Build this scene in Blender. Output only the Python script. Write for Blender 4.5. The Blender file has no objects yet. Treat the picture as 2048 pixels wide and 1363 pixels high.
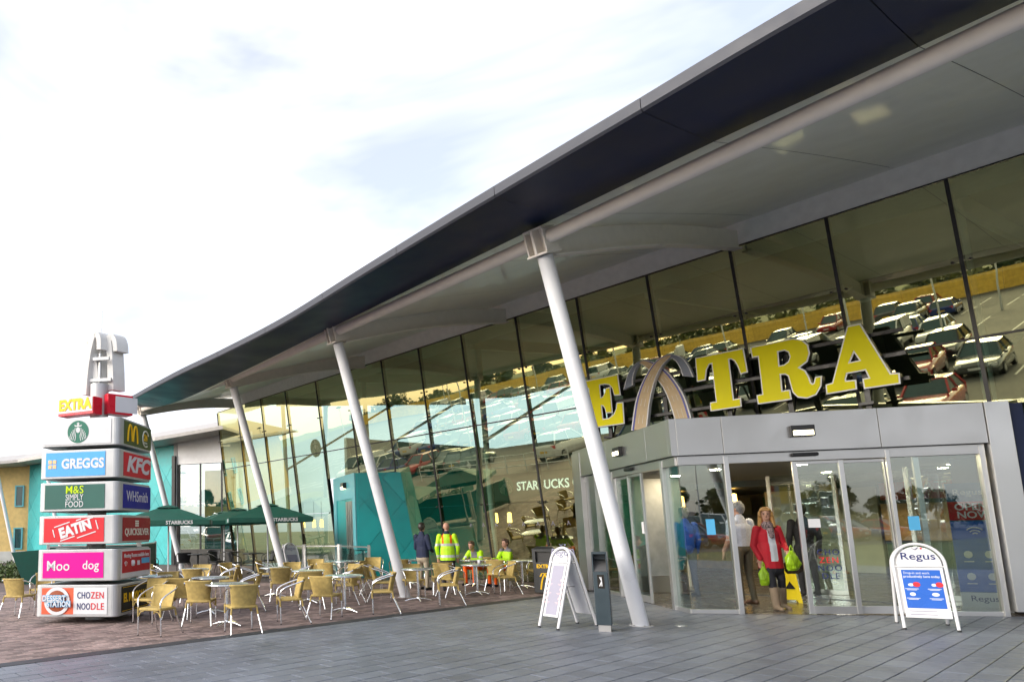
import bpy, math, random
import numpy as np
from mathutils import Vector, Matrix
random.seed(7)
S = bpy.context.scene
COL = S.collection
rad = math.radians

# ------------------------------------------------------------------ camera
cam_data = bpy.data.cameras.new('camera')
cam = bpy.data.objects.new('camera', cam_data); COL.objects.link(cam)
PITCH, ROLL = math.atan(202/1400.0), rad(1.15)
cam_data.sensor_width = 36; cam_data.sensor_fit = 'HORIZONTAL'
cam_data.lens = 1400/2048*36
cam_data.shift_x = (1024-590)/2048; cam_data.shift_y = (858-681.5)/2048
cam_data.clip_end = 3000
fw = Vector((0, math.cos(PITCH), math.sin(PITCH))); rt = Vector((1, 0, 0)); upv = Vector((0, -math.sin(PITCH), math.cos(PITCH)))
cr = rt*math.cos(ROLL) - upv*math.sin(ROLL); cu_ = rt*math.sin(ROLL) + upv*math.cos(ROLL)
mw = Matrix.Identity(4)
for i in range(3):
    mw[i][0] = cr[i]; mw[i][1] = cu_[i]; mw[i][2] = -fw[i]
mw[2][3] = 1.5
cam.matrix_world = mw
S.camera = cam
# ------------------------------------------------------------------ world, sun, exposure
SUN_AZ, SUN_EL = rad(-112), rad(25)          # azimuth from +Y towards +X
world = bpy.data.worlds.new('World'); S.world = world; world.use_nodes = True
nt = world.node_tree; nt.nodes.clear()
def N(t, **k):
    n = nt.nodes.new(t)
    for a, b in k.items(): setattr(n, a, b)
    return n
sky = N('ShaderNodeTexSky', sky_type='NISHITA', sun_disc=False)
sky.sun_elevation = SUN_EL; sky.sun_rotation = SUN_AZ; sky.air_density = 1.0; sky.dust_density = 2.0; sky.ozone_density = 1.0
tc = N('ShaderNodeTexCoord')
mp = N('ShaderNodeMapping'); mp.inputs['Scale'].default_value = (1, 1, 2.6); mp.inputs['Rotation'].default_value = (0.15, 0.1, 0.6)
nz = N('ShaderNodeTexNoise'); nz.inputs['Scale'].default_value = 1.7; nz.inputs['Detail'].default_value = 5; nz.inputs['Roughness'].default_value = .55; nz.inputs['Distortion'].default_value = .5
rp = N('ShaderNodeValToRGB'); rp.color_ramp.elements[0].position = .41; rp.color_ramp.elements[1].position = .70
rp.color_ramp.elements[0].color = (.34,)*3+(1,); rp.color_ramp.elements[1].color = (.97,)*3+(1,)
mx = N('ShaderNodeMix', data_type='RGBA'); mx.inputs[7].default_value = (6.5, 6.4, 6.75, 1)
bg = N('ShaderNodeBackground'); bg.inputs['Strength'].default_value = .1
out = N('ShaderNodeOutputWorld')
L = nt.links.new
L(tc.outputs['Generated'], mp.inputs[0]); L(mp.outputs[0], nz.inputs['Vector']); L(nz.outputs['Fac'], rp.inputs[0])
L(rp.outputs[0], mx.inputs[0]); L(sky.outputs[0], mx.inputs[6]); L(mx.outputs[2], bg.inputs[0]); L(bg.outputs[0], out.inputs[0])
sd = bpy.data.lights.new('sun', 'SUN'); sd.energy = 1.75; sd.angle = rad(40); sd.color = (1, .95, .86)
so = bpy.data.objects.new('sun', sd); COL.objects.link(so)
sv = Vector((math.sin(SUN_AZ)*math.cos(SUN_EL), math.cos(SUN_AZ)*math.cos(SUN_EL), math.sin(SUN_EL)))
so.rotation_euler = sv.to_track_quat('Z', 'Y').to_euler(); so.location = (30, 30, 40)
S.view_settings.view_transform = 'Standard'; S.view_settings.look = 'None'
S.view_settings.exposure = 1.42; S.view_settings.gamma = 1
S.cycles.use_denoising = True
S.cycles.max_bounces = 6; S.cycles.diffuse_bounces = 3; S.cycles.transparent_max_bounces = 12; S.cycles.glossy_bounces = 4
S.cycles.use_adaptive_sampling = True; S.cycles.adaptive_threshold = .02
S.cycles.sample_clamp_indirect = 6
S.cycles.caustics_reflective = False; S.cycles.caustics_refractive = False

# ------------------------------------------------------------------ helpers
def P(p):                                   # image position of a world point (only to rank pieces by size)
    q = Vector(p) - Vector((0, 0, 1.5)); z = q.dot(fw)
    if z < .1: return None
    return 590 + 1400*q.dot(cr)/z, 858 - 1400*q.dot(cu_)/z

def mat(name, col, rough=.5, metal=0, var=.12, scale=6, bump=0, bscale=60, spec=.5, rand=0, attr=None, coat=0, emit=None, sheen=0, detail=2, stain=0):
    m = bpy.data.materials.new(name); m.use_nodes = True; t = m.node_tree; b = t.nodes['Principled BSDF']
    b.inputs['Roughness'].default_value = rough; b.inputs['Metallic'].default_value = metal
    b.inputs['Specular IOR Level'].default_value = spec; b.inputs['Coat Weight'].default_value = coat
    if sheen: b.inputs['Sheen Weight'].default_value = sheen
    lk = t.links.new
    tcn = t.nodes.new('ShaderNodeTexCoord')
    last = None
    rgb = t.nodes.new('ShaderNodeRGB'); rgb.outputs[0].default_value = (*col, 1); last = rgb.outputs[0]
    if var:
        n = t.nodes.new('ShaderNodeTexNoise'); n.inputs['Scale'].default_value = scale; n.inputs['Detail'].default_value = detail
        lk(tcn.outputs['Object'], n.inputs['Vector'])
        mr = t.nodes.new('ShaderNodeMapRange'); mr.inputs[1].default_value = .3; mr.inputs[2].default_value = .7
        mr.inputs[3].default_value = 1-var; mr.inputs[4].default_value = 1+var
        lk(n.outputs['Fac'], mr.inputs[0])
        h = t.nodes.new('ShaderNodeMix'); h.data_type = 'RGBA'; h.blend_type = 'MULTIPLY'; h.inputs[0].default_value = 1
        lk(last, h.inputs[6]); lk(mr.outputs[0], h.inputs[7]); last = h.outputs[2]
        r2 = t.nodes.new('ShaderNodeMapRange'); r2.inputs[1].default_value = .3; r2.inputs[2].default_value = .7
        r2.inputs[3].default_value = max(0, rough-.06); r2.inputs[4].default_value = min(1, rough+.06)
        lk(n.outputs['Fac'], r2.inputs[0]); lk(r2.outputs[0], b.inputs['Roughness'])
    if rand or attr:
        if attr:
            o = t.nodes.new('ShaderNodeAttribute'); o.attribute_name = attr; f = o.outputs['Fac']
        else:
            o = t.nodes.new('ShaderNodeObjectInfo'); f = o.outputs['Random']
        k = rand or .15
        mr = t.nodes.new('ShaderNodeMapRange'); mr.inputs[3].default_value = 1-k; mr.inputs[4].default_value = 1+k
        lk(f, mr.inputs[0])
        h = t.nodes.new('ShaderNodeMix'); h.data_type = 'RGBA'; h.blend_type = 'MULTIPLY'; h.inputs[0].default_value = 1
        lk(last, h.inputs[6]); lk(mr.outputs[0], h.inputs[7]); last = h.outputs[2]
    if stain:                               # broad weathering and small dark spots that run across the pieces
        ge = t.nodes.new('ShaderNodeNewGeometry'); n1 = t.nodes.new('ShaderNodeTexNoise'); n1.inputs['Scale'].default_value = .9; n1.inputs['Detail'].default_value = 6; n1.inputs['Roughness'].default_value = .7
        lk(ge.outputs['Position'], n1.inputs['Vector']); m1 = t.nodes.new('ShaderNodeMapRange'); m1.inputs[1].default_value = .35; m1.inputs[2].default_value = .7; m1.inputs[3].default_value = 1-stain; m1.inputs[4].default_value = 1+stain*.6
        lk(n1.outputs['Fac'], m1.inputs[0])
        vo = t.nodes.new('ShaderNodeTexVoronoi'); vo.inputs['Scale'].default_value = 2.6; lk(ge.outputs['Position'], vo.inputs['Vector'])
        m2 = t.nodes.new('ShaderNodeMapRange'); m2.inputs[1].default_value = .035; m2.inputs[2].default_value = .06; m2.inputs[3].default_value = .62; m2.inputs[4].default_value = 1; lk(vo.outputs['Distance'], m2.inputs[0])
        mm = t.nodes.new('ShaderNodeMath'); mm.operation = 'MULTIPLY'; lk(m1.outputs[0], mm.inputs[0]); lk(m2.outputs[0], mm.inputs[1])
        h = t.nodes.new('ShaderNodeMix'); h.data_type = 'RGBA'; h.blend_type = 'MULTIPLY'; h.inputs[0].default_value = 1
        lk(last, h.inputs[6]); lk(mm.outputs[0], h.inputs[7]); last = h.outputs[2]
    lk(last, b.inputs['Base Color'])
    if bump:
        n = t.nodes.new('ShaderNodeTexNoise'); n.inputs['Scale'].default_value = bscale; n.inputs['Detail'].default_value = 3
        lk(tcn.outputs['Object'], n.inputs['Vector'])
        bp = t.nodes.new('ShaderNodeBump'); bp.inputs['Strength'].default_value = bump; bp.inputs['Distance'].default_value = .01
        lk(n.outputs['Fac'], bp.inputs['Height']); lk(bp.outputs[0], b.inputs['Normal'])
    if emit:
        b.inputs['Emission Color'].default_value = (*emit[:3], 1); b.inputs['Emission Strength'].default_value = emit[3]
    return m

def glassmat(name, tint, refl, base=.3, gain=.6, rough=0.0):
    m = bpy.data.materials.new(name); m.use_nodes = True; t = m.node_tree; t.nodes.clear(); lk = t.links.new
    tr = t.nodes.new('ShaderNodeBsdfTransparent'); tr.inputs[0].default_value = (*tint, 1)
    gl = t.nodes.new('ShaderNodeBsdfGlossy'); gl.inputs['Color'].default_value = (*refl, 1); gl.inputs['Roughness'].default_value = rough
    lw = t.nodes.new('ShaderNodeLayerWeight'); lw.inputs[0].default_value = .35
    mr = t.nodes.new('ShaderNodeMapRange'); mr.inputs[3].default_value = base; mr.inputs[4].default_value = min(1, base+gain)
    lk(lw.outputs['Fresnel'], mr.inputs[0])
    # very slight roller-wave in the sheet, as toughened glass has
    tcn = t.nodes.new('ShaderNodeTexCoord'); n = t.nodes.new('ShaderNodeTexNoise'); n.inputs['Scale'].default_value = 1.1; n.inputs['Detail'].default_value = 1
    lk(tcn.outputs['Object'], n.inputs['Vector'])
    bp = t.nodes.new('ShaderNodeBump'); bp.inputs['Strength'].default_value = .05; bp.inputs['Distance'].default_value = .02
    lk(n.outputs['Fac'], bp.inputs['Height']); lk(bp.outputs[0], gl.inputs['Normal'])
    mx = t.nodes.new('ShaderNodeMixShader'); o = t.nodes.new('ShaderNodeOutputMaterial')
    lk(mr.outputs[0], mx.inputs[0]); lk(tr.outputs[0], mx.inputs[1]); lk(gl.outputs[0], mx.inputs[2]); lk(mx.outputs[0], o.inputs[0])
    return m

class MB:
    def __init__(s): s.v = []; s.f = []; s.mi = []; s.cur = 0; s.sm = []; s.smooth = False
    def add(s, vs, fs, smooth=None):
        o = len(s.v); s.v += [tuple(x) for x in vs]
        for f in fs: s.f.append([i+o for i in f]); s.mi.append(s.cur); s.sm.append(s.smooth if smooth is None else smooth)
        return s
    def box(s, x0, y0, z0, x1, y1, z1):
        vs = [(x0,y0,z0),(x1,y0,z0),(x1,y1,z0),(x0,y1,z0),(x0,y0,z1),(x1,y0,z1),(x1,y1,z1),(x0,y1,z1)]
        return s.add(vs, [(3,2,1,0),(4,5,6,7),(0,1,5,4),(1,2,6,5),(2,3,7,6),(3,0,4,7)])
    def obox(s, c, ax, ay, az):             # oriented box, half vectors
        c, ax, ay, az = map(Vector, (c, ax, ay, az))
        vs = [c+ax*i+ay*j+az*k for k in (-1,1) for i, j in ((-1,-1),(1,-1),(1,1),(-1,1))]
        return s.add(vs, [(3,2,1,0),(4,5,6,7),(0,1,5,4),(1,2,6,5),(2,3,7,6),(3,0,4,7)])
    def beam(s, p, q, w, h, up=(0,0,1)):
        p, q = Vector(p), Vector(q); a = (q-p); l = a.length; a.normalize(); u = Vector(up)
        sd = a.cross(u).normalized(); u = sd.cross(a)
        return s.obox((p+q)/2, a*l/2, sd*w/2, u*h/2)
    def tube(s, pts, r, n=8, cap=True, smooth=True):
        pts = [Vector(p) for p in pts]; m = len(pts); R = r if isinstance(r, (list, tuple)) else [r]*m
        rings = []; prev = None
        for i, p in enumerate(pts):
            t = (pts[min(i+1, m-1)] - pts[max(i-1, 0)]).normalized()
            if prev is None:
                a = Vector((0,0,1)) if abs(t.z) < .9 else Vector((1,0,0)); e = t.cross(a).normalized()
            else: e = (prev - t*prev.dot(t)).normalized()
            prev = e; g = t.cross(e)
            rings.append([p + (e*math.cos(2*math.pi*k/n) + g*math.sin(2*math.pi*k/n))*R[i] for k in range(n)])
        vs = [v for rg in rings for v in rg]; fs = []
        for i in range(m-1):
            for k in range(n): fs.append((i*n+k, i*n+(k+1)%n, (i+1)*n+(k+1)%n, (i+1)*n+k))
        s.add(vs, fs, smooth)
        if cap: s.add(rings[0], [tuple(range(n))[::-1]], False); s.add(rings[-1], [tuple(range(n))], False)
        return s
    def lathe(s, prof, n=20, c=(0,0,0), smooth=True):
        vs = []; fs = []; m = len(prof)
        for r, z in prof:
            for k in range(n):
                a = 2*math.pi*k/n; vs.append((c[0]+r*math.cos(a), c[1]+r*math.sin(a), c[2]+z))
        for i in range(m-1):
            for k in range(n): fs.append((i*n+k, i*n+(k+1)%n, (i+1)*n+(k+1)%n, (i+1)*n+k))
        return s.add(vs, fs, smooth)
    def prism(s, poly, h0, h1, fn=None):     # poly in 2D, extruded h0..h1, fn maps (a,b,h)->xyz
        fn = fn or (lambda a, b, h: (a, b, h)); n = len(poly)
        vs = [fn(a, b, h0) for a, b in poly] + [fn(a, b, h1) for a, b in poly]
        fs = [tuple(range(n))[::-1], tuple(range(n, 2*n))] + [(i, (i+1) % n, n+(i+1) % n, n+i) for i in range(n)]
        return s.add(vs, fs)
    def loft(s, rings, closed=True, cap=True, smooth=True):
        n = len(rings[0]); vs = [v for r in rings for v in r]; fs = []
        for i in range(len(rings)-1):
            for k in range(n if closed else n-1): fs.append((i*n+k, i*n+(k+1)%n, (i+1)*n+(k+1)%n, (i+1)*n+k))
        s.add(vs, fs, smooth)
        if cap: s.add(rings[0], [tuple(range(n))[::-1]], False); s.add(rings[-1], [tuple(range(n))], False)
        return s
    def capsule(s, p0, p1, r0, r1, f1=1, f2=1, n=12):
        p0, p1 = Vector(p0), Vector(p1); a = p1-p0; l = a.length
        a = a.normalized() if l > 1e-6 else Vector((0,0,1))
        X = Vector((1,0,0)); e = X - a*X.dot(a)
        if e.length < .3: X = Vector((0,1,0)); e = X - a*X.dot(a)
        e.normalize(); g = a.cross(e); rings = []
        seq = [(p0 - a*r0*math.sin(t)*min(f1,f2,1), r0*math.cos(t)) for t in (1.5, 1.05, .6, .25, 0)] + [(p1 + a*r1*math.sin(t)*min(f1,f2,1), r1*math.cos(t)) for t in (0, .25, .6, 1.05, 1.5)]
        for c, r in seq: rings.append([c + e*math.cos(2*math.pi*k/n)*r*f1 + g*math.sin(2*math.pi*k/n)*r*f2 for k in range(n)])
        return s.loft(rings)
    def mesh(s, name, mats=()):
        me = bpy.data.meshes.new(name); me.from_pydata([tuple(v) for v in s.v], [], s.f); me.update()
        if s.f:
            me.polygons.foreach_set('material_index', s.mi); me.polygons.foreach_set('use_smooth', s.sm)
        for m in (mats if isinstance(mats, (list, tuple)) else [mats]): me.materials.append(m)
        return me
    def build(s, name, m, parent=None, loc=None, rz=None, bevel=0):
        return link(name, s.mesh(name, m), parent, loc, rz, bevel)

def link(name, me, parent=None, loc=None, rz=None, bevel=0):
    o = bpy.data.objects.new(name, me); COL.objects.link(o)
    if parent is not None: o.parent = parent
    if loc is not None: o.location = loc
    if rz is not None: o.rotation_euler = (0, 0, rz)
    if bevel:
        b = o.modifiers.new('bevel', 'BEVEL'); b.width = bevel; b.segments = 2; b.limit_method = 'ANGLE'
    return o
def tag(o, label, cat, group=None):
    o['label'] = label; o['category'] = cat
    if group: o['group'] = group
    return o
def thing(name, label, cat, loc=(0,0,0), rz=0, group=None):
    o = bpy.data.objects.new(name, None); COL.objects.link(o); o.empty_display_size = .2
    o.location = loc; o.rotation_euler = (0, 0, rz); return tag(o, label, cat, group)
def struct(o, kind='structure'): o['kind'] = kind; return o
def copy_tree(o, loc=None, rz=None, label=None, parent=None, scale=None):
    c = o.copy(); COL.objects.link(c)
    if parent is not None: c.parent = parent
    if loc is not None: c.location = loc
    if rz is not None: c.rotation_euler = (0, 0, rz)
    if label: c['label'] = label
    if scale: c.scale = (scale,)*3
    for ch in list(o.children): copy_tree(ch, parent=c)
    return c

def text_mesh(s, size, m, bold=0, shear=0, xs=1, space=1, ext=.002, align='CENTER'):
    cu = bpy.data.curves.new('lettering', 'FONT'); cu.body = s; cu.size = size; cu.offset = bold; cu.shear = shear
    cu.space_character = space; cu.extrude = ext; cu.align_x = align; cu.align_y = 'CENTER'; cu.resolution_u = 3
    ob = bpy.data.objects.new('lettering', cu); COL.objects.link(ob); bpy.context.view_layer.update()
    me = bpy.data.meshes.new_from_object(ob.evaluated_get(bpy.context.evaluated_depsgraph_get()))
    bpy.data.objects.remove(ob); bpy.data.curves.remove(cu)
    if xs != 1:
        for v in me.vertices: v.co.x *= xs
    me.materials.clear(); me.materials.append(m); return me
def text(s, size, m, parent, loc, rz=0, tilt=90, roll=0, name='lettering', fit=None, **k):
    me = text_mesh(s, size, m, **k)
    if fit:
        w = max(v.co.x for v in me.vertices)-min(v.co.x for v in me.vertices)
        for v in me.vertices: v.co.x *= fit/w
    o = link(name, me, parent, loc)
    o.rotation_mode = 'XYZ'
    o.matrix_local = Matrix.Translation(loc) @ Matrix.Rotation(rz, 4, 'Z') @ Matrix.Rotation(rad(tilt), 4, 'X') @ Matrix.Rotation(rad(roll), 4, 'Z')
    return o

def clip(poly, a0, a1, b0, b1):
    for ax, lim, sg in ((0, a0, 1), (0, a1, -1), (1, b0, 1), (1, b1, -1)):
        o = []
        for i in range(len(poly)):
            p, q = poly[i-1], poly[i]; ip = sg*(p[ax]-lim) >= 0; iq = sg*(q[ax]-lim) >= 0
            if ip != iq:
                t = (lim-p[ax])/(q[ax]-p[ax]); o.append((p[0]+t*(q[0]-p[0]), p[1]+t*(q[1]-p[1])))
            if iq: o.append(q)
        poly = o
        if len(poly) < 3: return []
    return poly
def area(p): return abs(sum(p[i-1][0]*p[i][1]-p[i][0]*p[i-1][1] for i in range(len(p))))/2
def clad(parent, org, u, nrm, w, h, m, dw=1.5, dh=1.7, off=(0,0), z0=0):
    """diamond cladding panels on a wall: org + u*a + z*b, nrm outward"""
    u, nrm, org = Vector(u), Vector(nrm), Vector(org)
    i0 = int(-1); k = 0
    for i in range(-2, int(w/dw*2)+4):
        for j in range(-2, int(h/dh*2)+4):
            if (i+j) % 2: continue
            cx, cz = i*dw/2+off[0], j*dh/2+off[1]; g = .985
            p = clip([(cx-dw/2*g, cz), (cx, cz-dh/2*g), (cx+dw/2*g, cz), (cx, cz+dh/2*g)], 0, w, z0, h)
            if len(p) < 3 or area(p) < .02: continue
            t = .012 + .006*random.random(); tl = random.uniform(-.004, .004)
            mb = MB(); c0 = sum(a for a, b in p)/len(p)
            mb.prism(p, 0, t, lambda a, b, hh: org + u*a + Vector((0,0,b)) + nrm*(hh + (tl*(a-c0) if hh else 0)))
            mb.build('panel', m, parent)
# ------------------------------------------------------------------ materials
M = {}
M['slab'] = mat('grey_slab', (.142,.158,.190), .42, var=.10, scale=9, bump=.25, bscale=220, rand=.11, stain=.28)
M['slab_far'] = mat('grey_slab_field', (.142,.158,.190), .42, var=.10, scale=9, bump=.25, bscale=220, rand=.11, stain=.28, attr='tone')
M['joint'] = mat('joint_sand', (.035,.035,.037), .9)
M['brick'] = mat('clay_paver', (.225,.165,.150), .75, var=.2, scale=1.3, bump=.3, bscale=120, rand=.42, stain=.25, attr='tone')
M['kerb'] = mat('dark_kerb', (.024,.026,.032), .6, var=.2, scale=8, bump=.2)
M['asphalt'] = mat('asphalt', (.075,.074,.073), .85, var=.25, scale=.25, bump=.4, bscale=150)
M['grass'] = mat('grass_ground', (.12,.13,.04), .95, var=.4, scale=.15, bump=.5, bscale=30)
M['white'] = mat('white_steel_paint', (.72,.73,.76), .32, var=.04, scale=3, coat=.15)
M['beam'] = mat('cream_steel_paint', (.86,.81,.75), .55, var=.03, spec=.3)
M['soffit'] = mat('glossy_soffit', (.90,.91,.84), .5, var=.04, scale=2, coat=.1, bump=.06, bscale=4)
M['band'] = mat('wall_band', (.85,.84,.82), .55, var=.05)
M['fascia'] = mat('dark_fascia', (.010,.018,.060), .42, var=.12, scale=1.2, spec=.3)
M['trim'] = mat('grey_trim', (.045,.048,.062), .6, metal=0, var=.08)
M['black'] = mat('black_steel', (.012,.012,.014), .4, var=.1)
M['rubber'] = mat('black_rubber', (.015,.015,.016), .7, var=.1)
M['glass'] = glassmat('tinted_facade_glass', (.60,.85,.75), (1.0,.97,.54), .42, .56)
M['cglass'] = glassmat('clear_door_glass', (.86,.92,.90), (.95,.97,.95), .11, .55)
M['steel'] = mat('brushed_stainless', (.48,.475,.47), .36, metal=1, var=.03, scale=2)
M['steel_lt'] = mat('satin_aluminium', (.56,.56,.56), .36, metal=.9, var=.02, scale=2)
M['alu'] = mat('polished_aluminium', (.84,.85,.87), .16, metal=1, var=.04)
M['teal'] = mat('teal_cladding', (.006,.29,.30), .36, var=.07, scale=2, rand=.16, coat=.15)
M['teal_lt'] = mat('pale_teal_paint', (.10,.36,.42), .4, var=.05)
M['tealwall'] = mat('teal_wall', (.03,.33,.34), .45, var=.08, rand=.14)
M['yellow_wall'] = mat('yellow_brick', (.56,.40,.16), .8, var=.12, scale=4, bump=.2)
M['concrete'] = mat('pale_concrete', (.42,.42,.42), .8, var=.12, scale=2)
M['wingroof'] = mat('wing_roof', (.40,.38,.36), .5, var=.08)
M['dglass'] = mat('dark_window', (.02,.06,.07), .06, var=.1, spec=.8)
M['wicker'] = mat('tan_wicker', (.44,.32,.10), .62, var=.16, scale=14, bump=.9, bscale=190)
M['table'] = mat('table_top', (.62,.66,.68), .22, metal=.85, var=.06)
M['yellow'] = mat('sign_yellow', (.88,.79,.005), .55, var=.04, scale=2, spec=.2)
M['swhite'] = mat('sign_white', (.80,.80,.82), .35, var=.03)
M['road'] = mat('sign_tan', (.55,.40,.22), .4, var=.08)
M['roadgrey'] = mat('sign_grey_blue', (.14,.17,.24), .35, var=.12)
M['blueedge'] = mat('sign_blue_edge', (.06,.07,.36), .4, var=.05)
M['green_dk'] = mat('parasol_green', (.004,.075,.052), .7, var=.12, scale=5)
M['sgreen'] = mat('emblem_green', (.0,.13,.08), .4, var=.05)
M['totem'] = mat('totem_silver', (.46,.47,.48), .45, metal=.4, var=.04)
M['floor'] = mat('hall_floor', (.10,.09,.08), .25, var=.12, scale=3)
M['hallwall'] = mat('hall_wall', (.30,.29,.25), .7, var=.1)
M['ceil'] = mat('hall_ceiling', (.30,.28,.20), .5, var=.1)
M['darkunit'] = mat('dark_shop_front', (.03,.028,.027), .4, var=.2)
M['wood'] = mat('shop_wood', (.20,.10,.04), .5, var=.3)
M['lamp'] = mat('amber_lamp', (.9,.5,.12), .4, emit=(1,.55,.12,3.5))
M['downlight'] = mat('lit_downlight', (.9,.85,.7), .4, emit=(1,.82,.5,90))
M['wlamp'] = mat('lit_diffuser', (.9,.85,.6), .4, emit=(1,.9,.6,1.6))
def flat(n, c, r=.55): return mat(n, c, r, var=.04, scale=3, spec=.25)
M['litsign'] = mat('lit_white_letter', (.8,.8,.75), .5, emit=(1,.97,.85,.55))
C = dict(blue=flat('panel_blue',(.10,.38,.80)), red=flat('panel_red',(.60,.03,.04)), dred=flat('panel_dark_red',(.30,.015,.02)), kred=flat('panel_crimson',(.42,.01,.02)),
    olive=flat('panel_olive',(.075,.105,.03)), slate=flat('panel_slate_green',(.04,.12,.10)), navy=flat('panel_navy',(.012,.012,.26)),
    orange=flat('panel_coral',(.68,.12,.06)), black=flat('panel_black',(.012,.01,.008)), gold=flat('print_gold',(.80,.48,.01)), lime=flat('print_lime',(.52,.70,.01)),
    tan=flat('print_tan',(.80,.52,.27)), white=flat('print_white',(.64,.64,.66)), dnavy=flat('print_navy',(.02,.03,.13)), rprint=flat('print_red',(.65,.02,.03)),
    cream=flat('print_cream',(.72,.72,.62)), redbox=flat('box_red',(.60,.012,.03),.3), hivis=mat('hi_vis_yellow',(.46,.80,.01),.6,var=.12,scale=8,bump=.3,bscale=40), hvorange=flat('hi_vis_orange',(.95,.13,.01),.6),
    reflective=mat('reflective_tape',(.62,.64,.66),.35,metal=.3,var=.05), pblue=flat('poster_blue',(.025,.11,.46),.3), pgrey=flat('poster_pale',(.30,.29,.36)), pink=flat('panel_pink',(.80,.0,.27)), hgrey=flat('header_grey',(.22,.22,.30)), ppink=flat('poster_pink',(.55,.42,.44)), pdark=flat('poster_petrol',(.015,.09,.20)), brown=flat('planet_brown',(.28,.07,.03)),
    skyb=flat('print_sky',(.10,.42,.72)))
# ------------------------------------------------------------------ ground
def sheet(name, pts, z, m, kind='structure', parent=None):
    mb = MB(); mb.add([(x, y, z) for x, y in pts], [tuple(range(len(pts)))]); o = mb.build(name, m, parent)
    if parent is None: o['kind'] = kind
    return o
sheet('ground', [(-900,-900),(900,-900),(900,900),(-900,900)], -.05, M['grass'])
B0 = Vector((9.73261, 13.86148, 0)); RB = rad(-56)
XL = Vector((math.cos(RB), math.sin(RB), 0)); YL = Vector((-math.sin(RB), math.cos(RB), 0))
def W(x, y, z=0): return B0 + XL*x + YL*y + Vector((0, 0, z))
SLOPE = .065
def terr(y): return max(0, -26-y)*SLOPE
def ground_strip(name, ys, x0, x1, z, m):
    mb = MB(); mb.loft([[W(x, y, terr(y)+z) for x in np.linspace(x0, x1, 12)] for y in ys], closed=False, cap=False, smooth=False); return struct(mb.build(name, m))
ground_strip('car_park', (-19.5,-26,-84), -120, 110, -.035, M['asphalt'])
# paving frame: along the kerb line (u) and away from it (v)
K0 = Vector((-3.48, 8.43, 0)); KU = Vector((.7915, .6112, 0)); KV = Vector((.6112, -.7915, 0))
def KW(u, v, z=0): return K0 + KU*u + KV*v + Vector((0, 0, z))
paving = sheet('grey_paving', [KW(-13,-.02)[:2], KW(24,-.02)[:2], KW(24,19)[:2], KW(-13,19)[:2]], -.014, M['joint'])
terrace = sheet('brick_terrace', [KW(-16,-.24)[:2], KW(26,-.24)[:2], KW(26,-34)[:2], KW(-16,-34)[:2]], -.014, M['brick'])
kb = MB(); kb.obox(KW(5.5,-.13,-.03), KU*19.5, KV*.125, Vector((0,0,.031))); struct(kb.build('dark_kerb', M['kerb'], bevel=.006))
SL, SW = .4, .24
cand = []
for j in range(0, 78):
    for i in range(-32, 60):
        u0, v0 = i*SL + (.2 if j % 2 else 0) + (.04*((j*7) % 5)/5), .01 + j*SW
        c = KW(u0+SL/2, v0+SW/2); p = P(c); q = (c-B0)
        if q.dot(YL) > .3: continue
        vis = p is not None and -40 < p[0] < 2090 and p[1] < 1400
        cand.append((c.length if vis else 1e3+c.length, u0, v0))
cand.sort()
def slab_geo(mb, u0, v0, z, w=SL, h=SW, fn=KW, g=.0055, b=.006, d=.016):
    a = [(u0+g, v0+g), (u0+w-g, v0+g), (u0+w-g, v0+h-g), (u0+g, v0+h-g)]
    t = [(u0+g+b, v0+g+b), (u0+w-g-b, v0+g+b), (u0+w-g-b, v0+h-g-b), (u0+g+b, v0+h-g-b)]
    mb.add([fn(x, y, z-d) for x, y in a] + [fn(x, y, z-.003) for x, y in a] + [fn(x, y, z) for x, y in t],
           [(0,3,7,4),(3,2,6,7),(2,1,5,6),(1,0,4,5),(4,7,11,8),(7,6,10,11),(6,5,9,10),(5,4,8,9),(8,11,10,9)])
mb = MB(); slab_geo(mb, 0, 0, 0, fn=lambda a, b, c: (a, b, c)); slab_me = mb.mesh('slab', M['slab'])
# the unit frame (u, v) of the paving is left-handed, so mirror the slab about u
KM = Matrix(((KU.x, KV.x, 0, 0), (KU.y, KV.y, 0, 0), (0, 0, 1, 0), (0, 0, 0, 1)))
kr = math.atan2(KU.y, KU.x)
for dist, u0, v0 in cand[:300]:
    o = link('slab', slab_me, paving, KW(u0, v0+SW, random.uniform(-.0012, .0012)), kr)
mb = MB(); tone = []
for dist, u0, v0 in cand[300:]:
    slab_geo(mb, u0, v0, random.uniform(-.0012, .0012)); tone += [random.random()]*9
o = struct(mb.build('slab_field', M['slab_far'], paving), 'stuff')
at = o.data.attributes.new('tone', 'FLOAT', 'FACE'); at.data.foreach_set('value', tone)
mb = MB(); tone = []
for j in range(0, 190):
    for i in range(-60, 120):
        u0, v0 = i*.2 + (.1 if j % 2 else 0), -.36 - j*.1
        c = KW(u0, v0); q = c-B0
        if c.length > 21 or c.y < 4 or q.dot(YL) > .2: continue
        p = P(c)
        if p is None or not -400 < p[0] < 2400: continue
        slab_geo(mb, u0, v0, random.uniform(-.002, .0015), .2, .1, g=.0025, b=.004, d=.012); tone += [random.random()]*9
o = struct(mb.build('brick_field', M['brick'], terrace), 'stuff')
at = o.data.attributes.new('tone', 'FLOAT', 'FACE'); at.data.foreach_set('value', tone)
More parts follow.
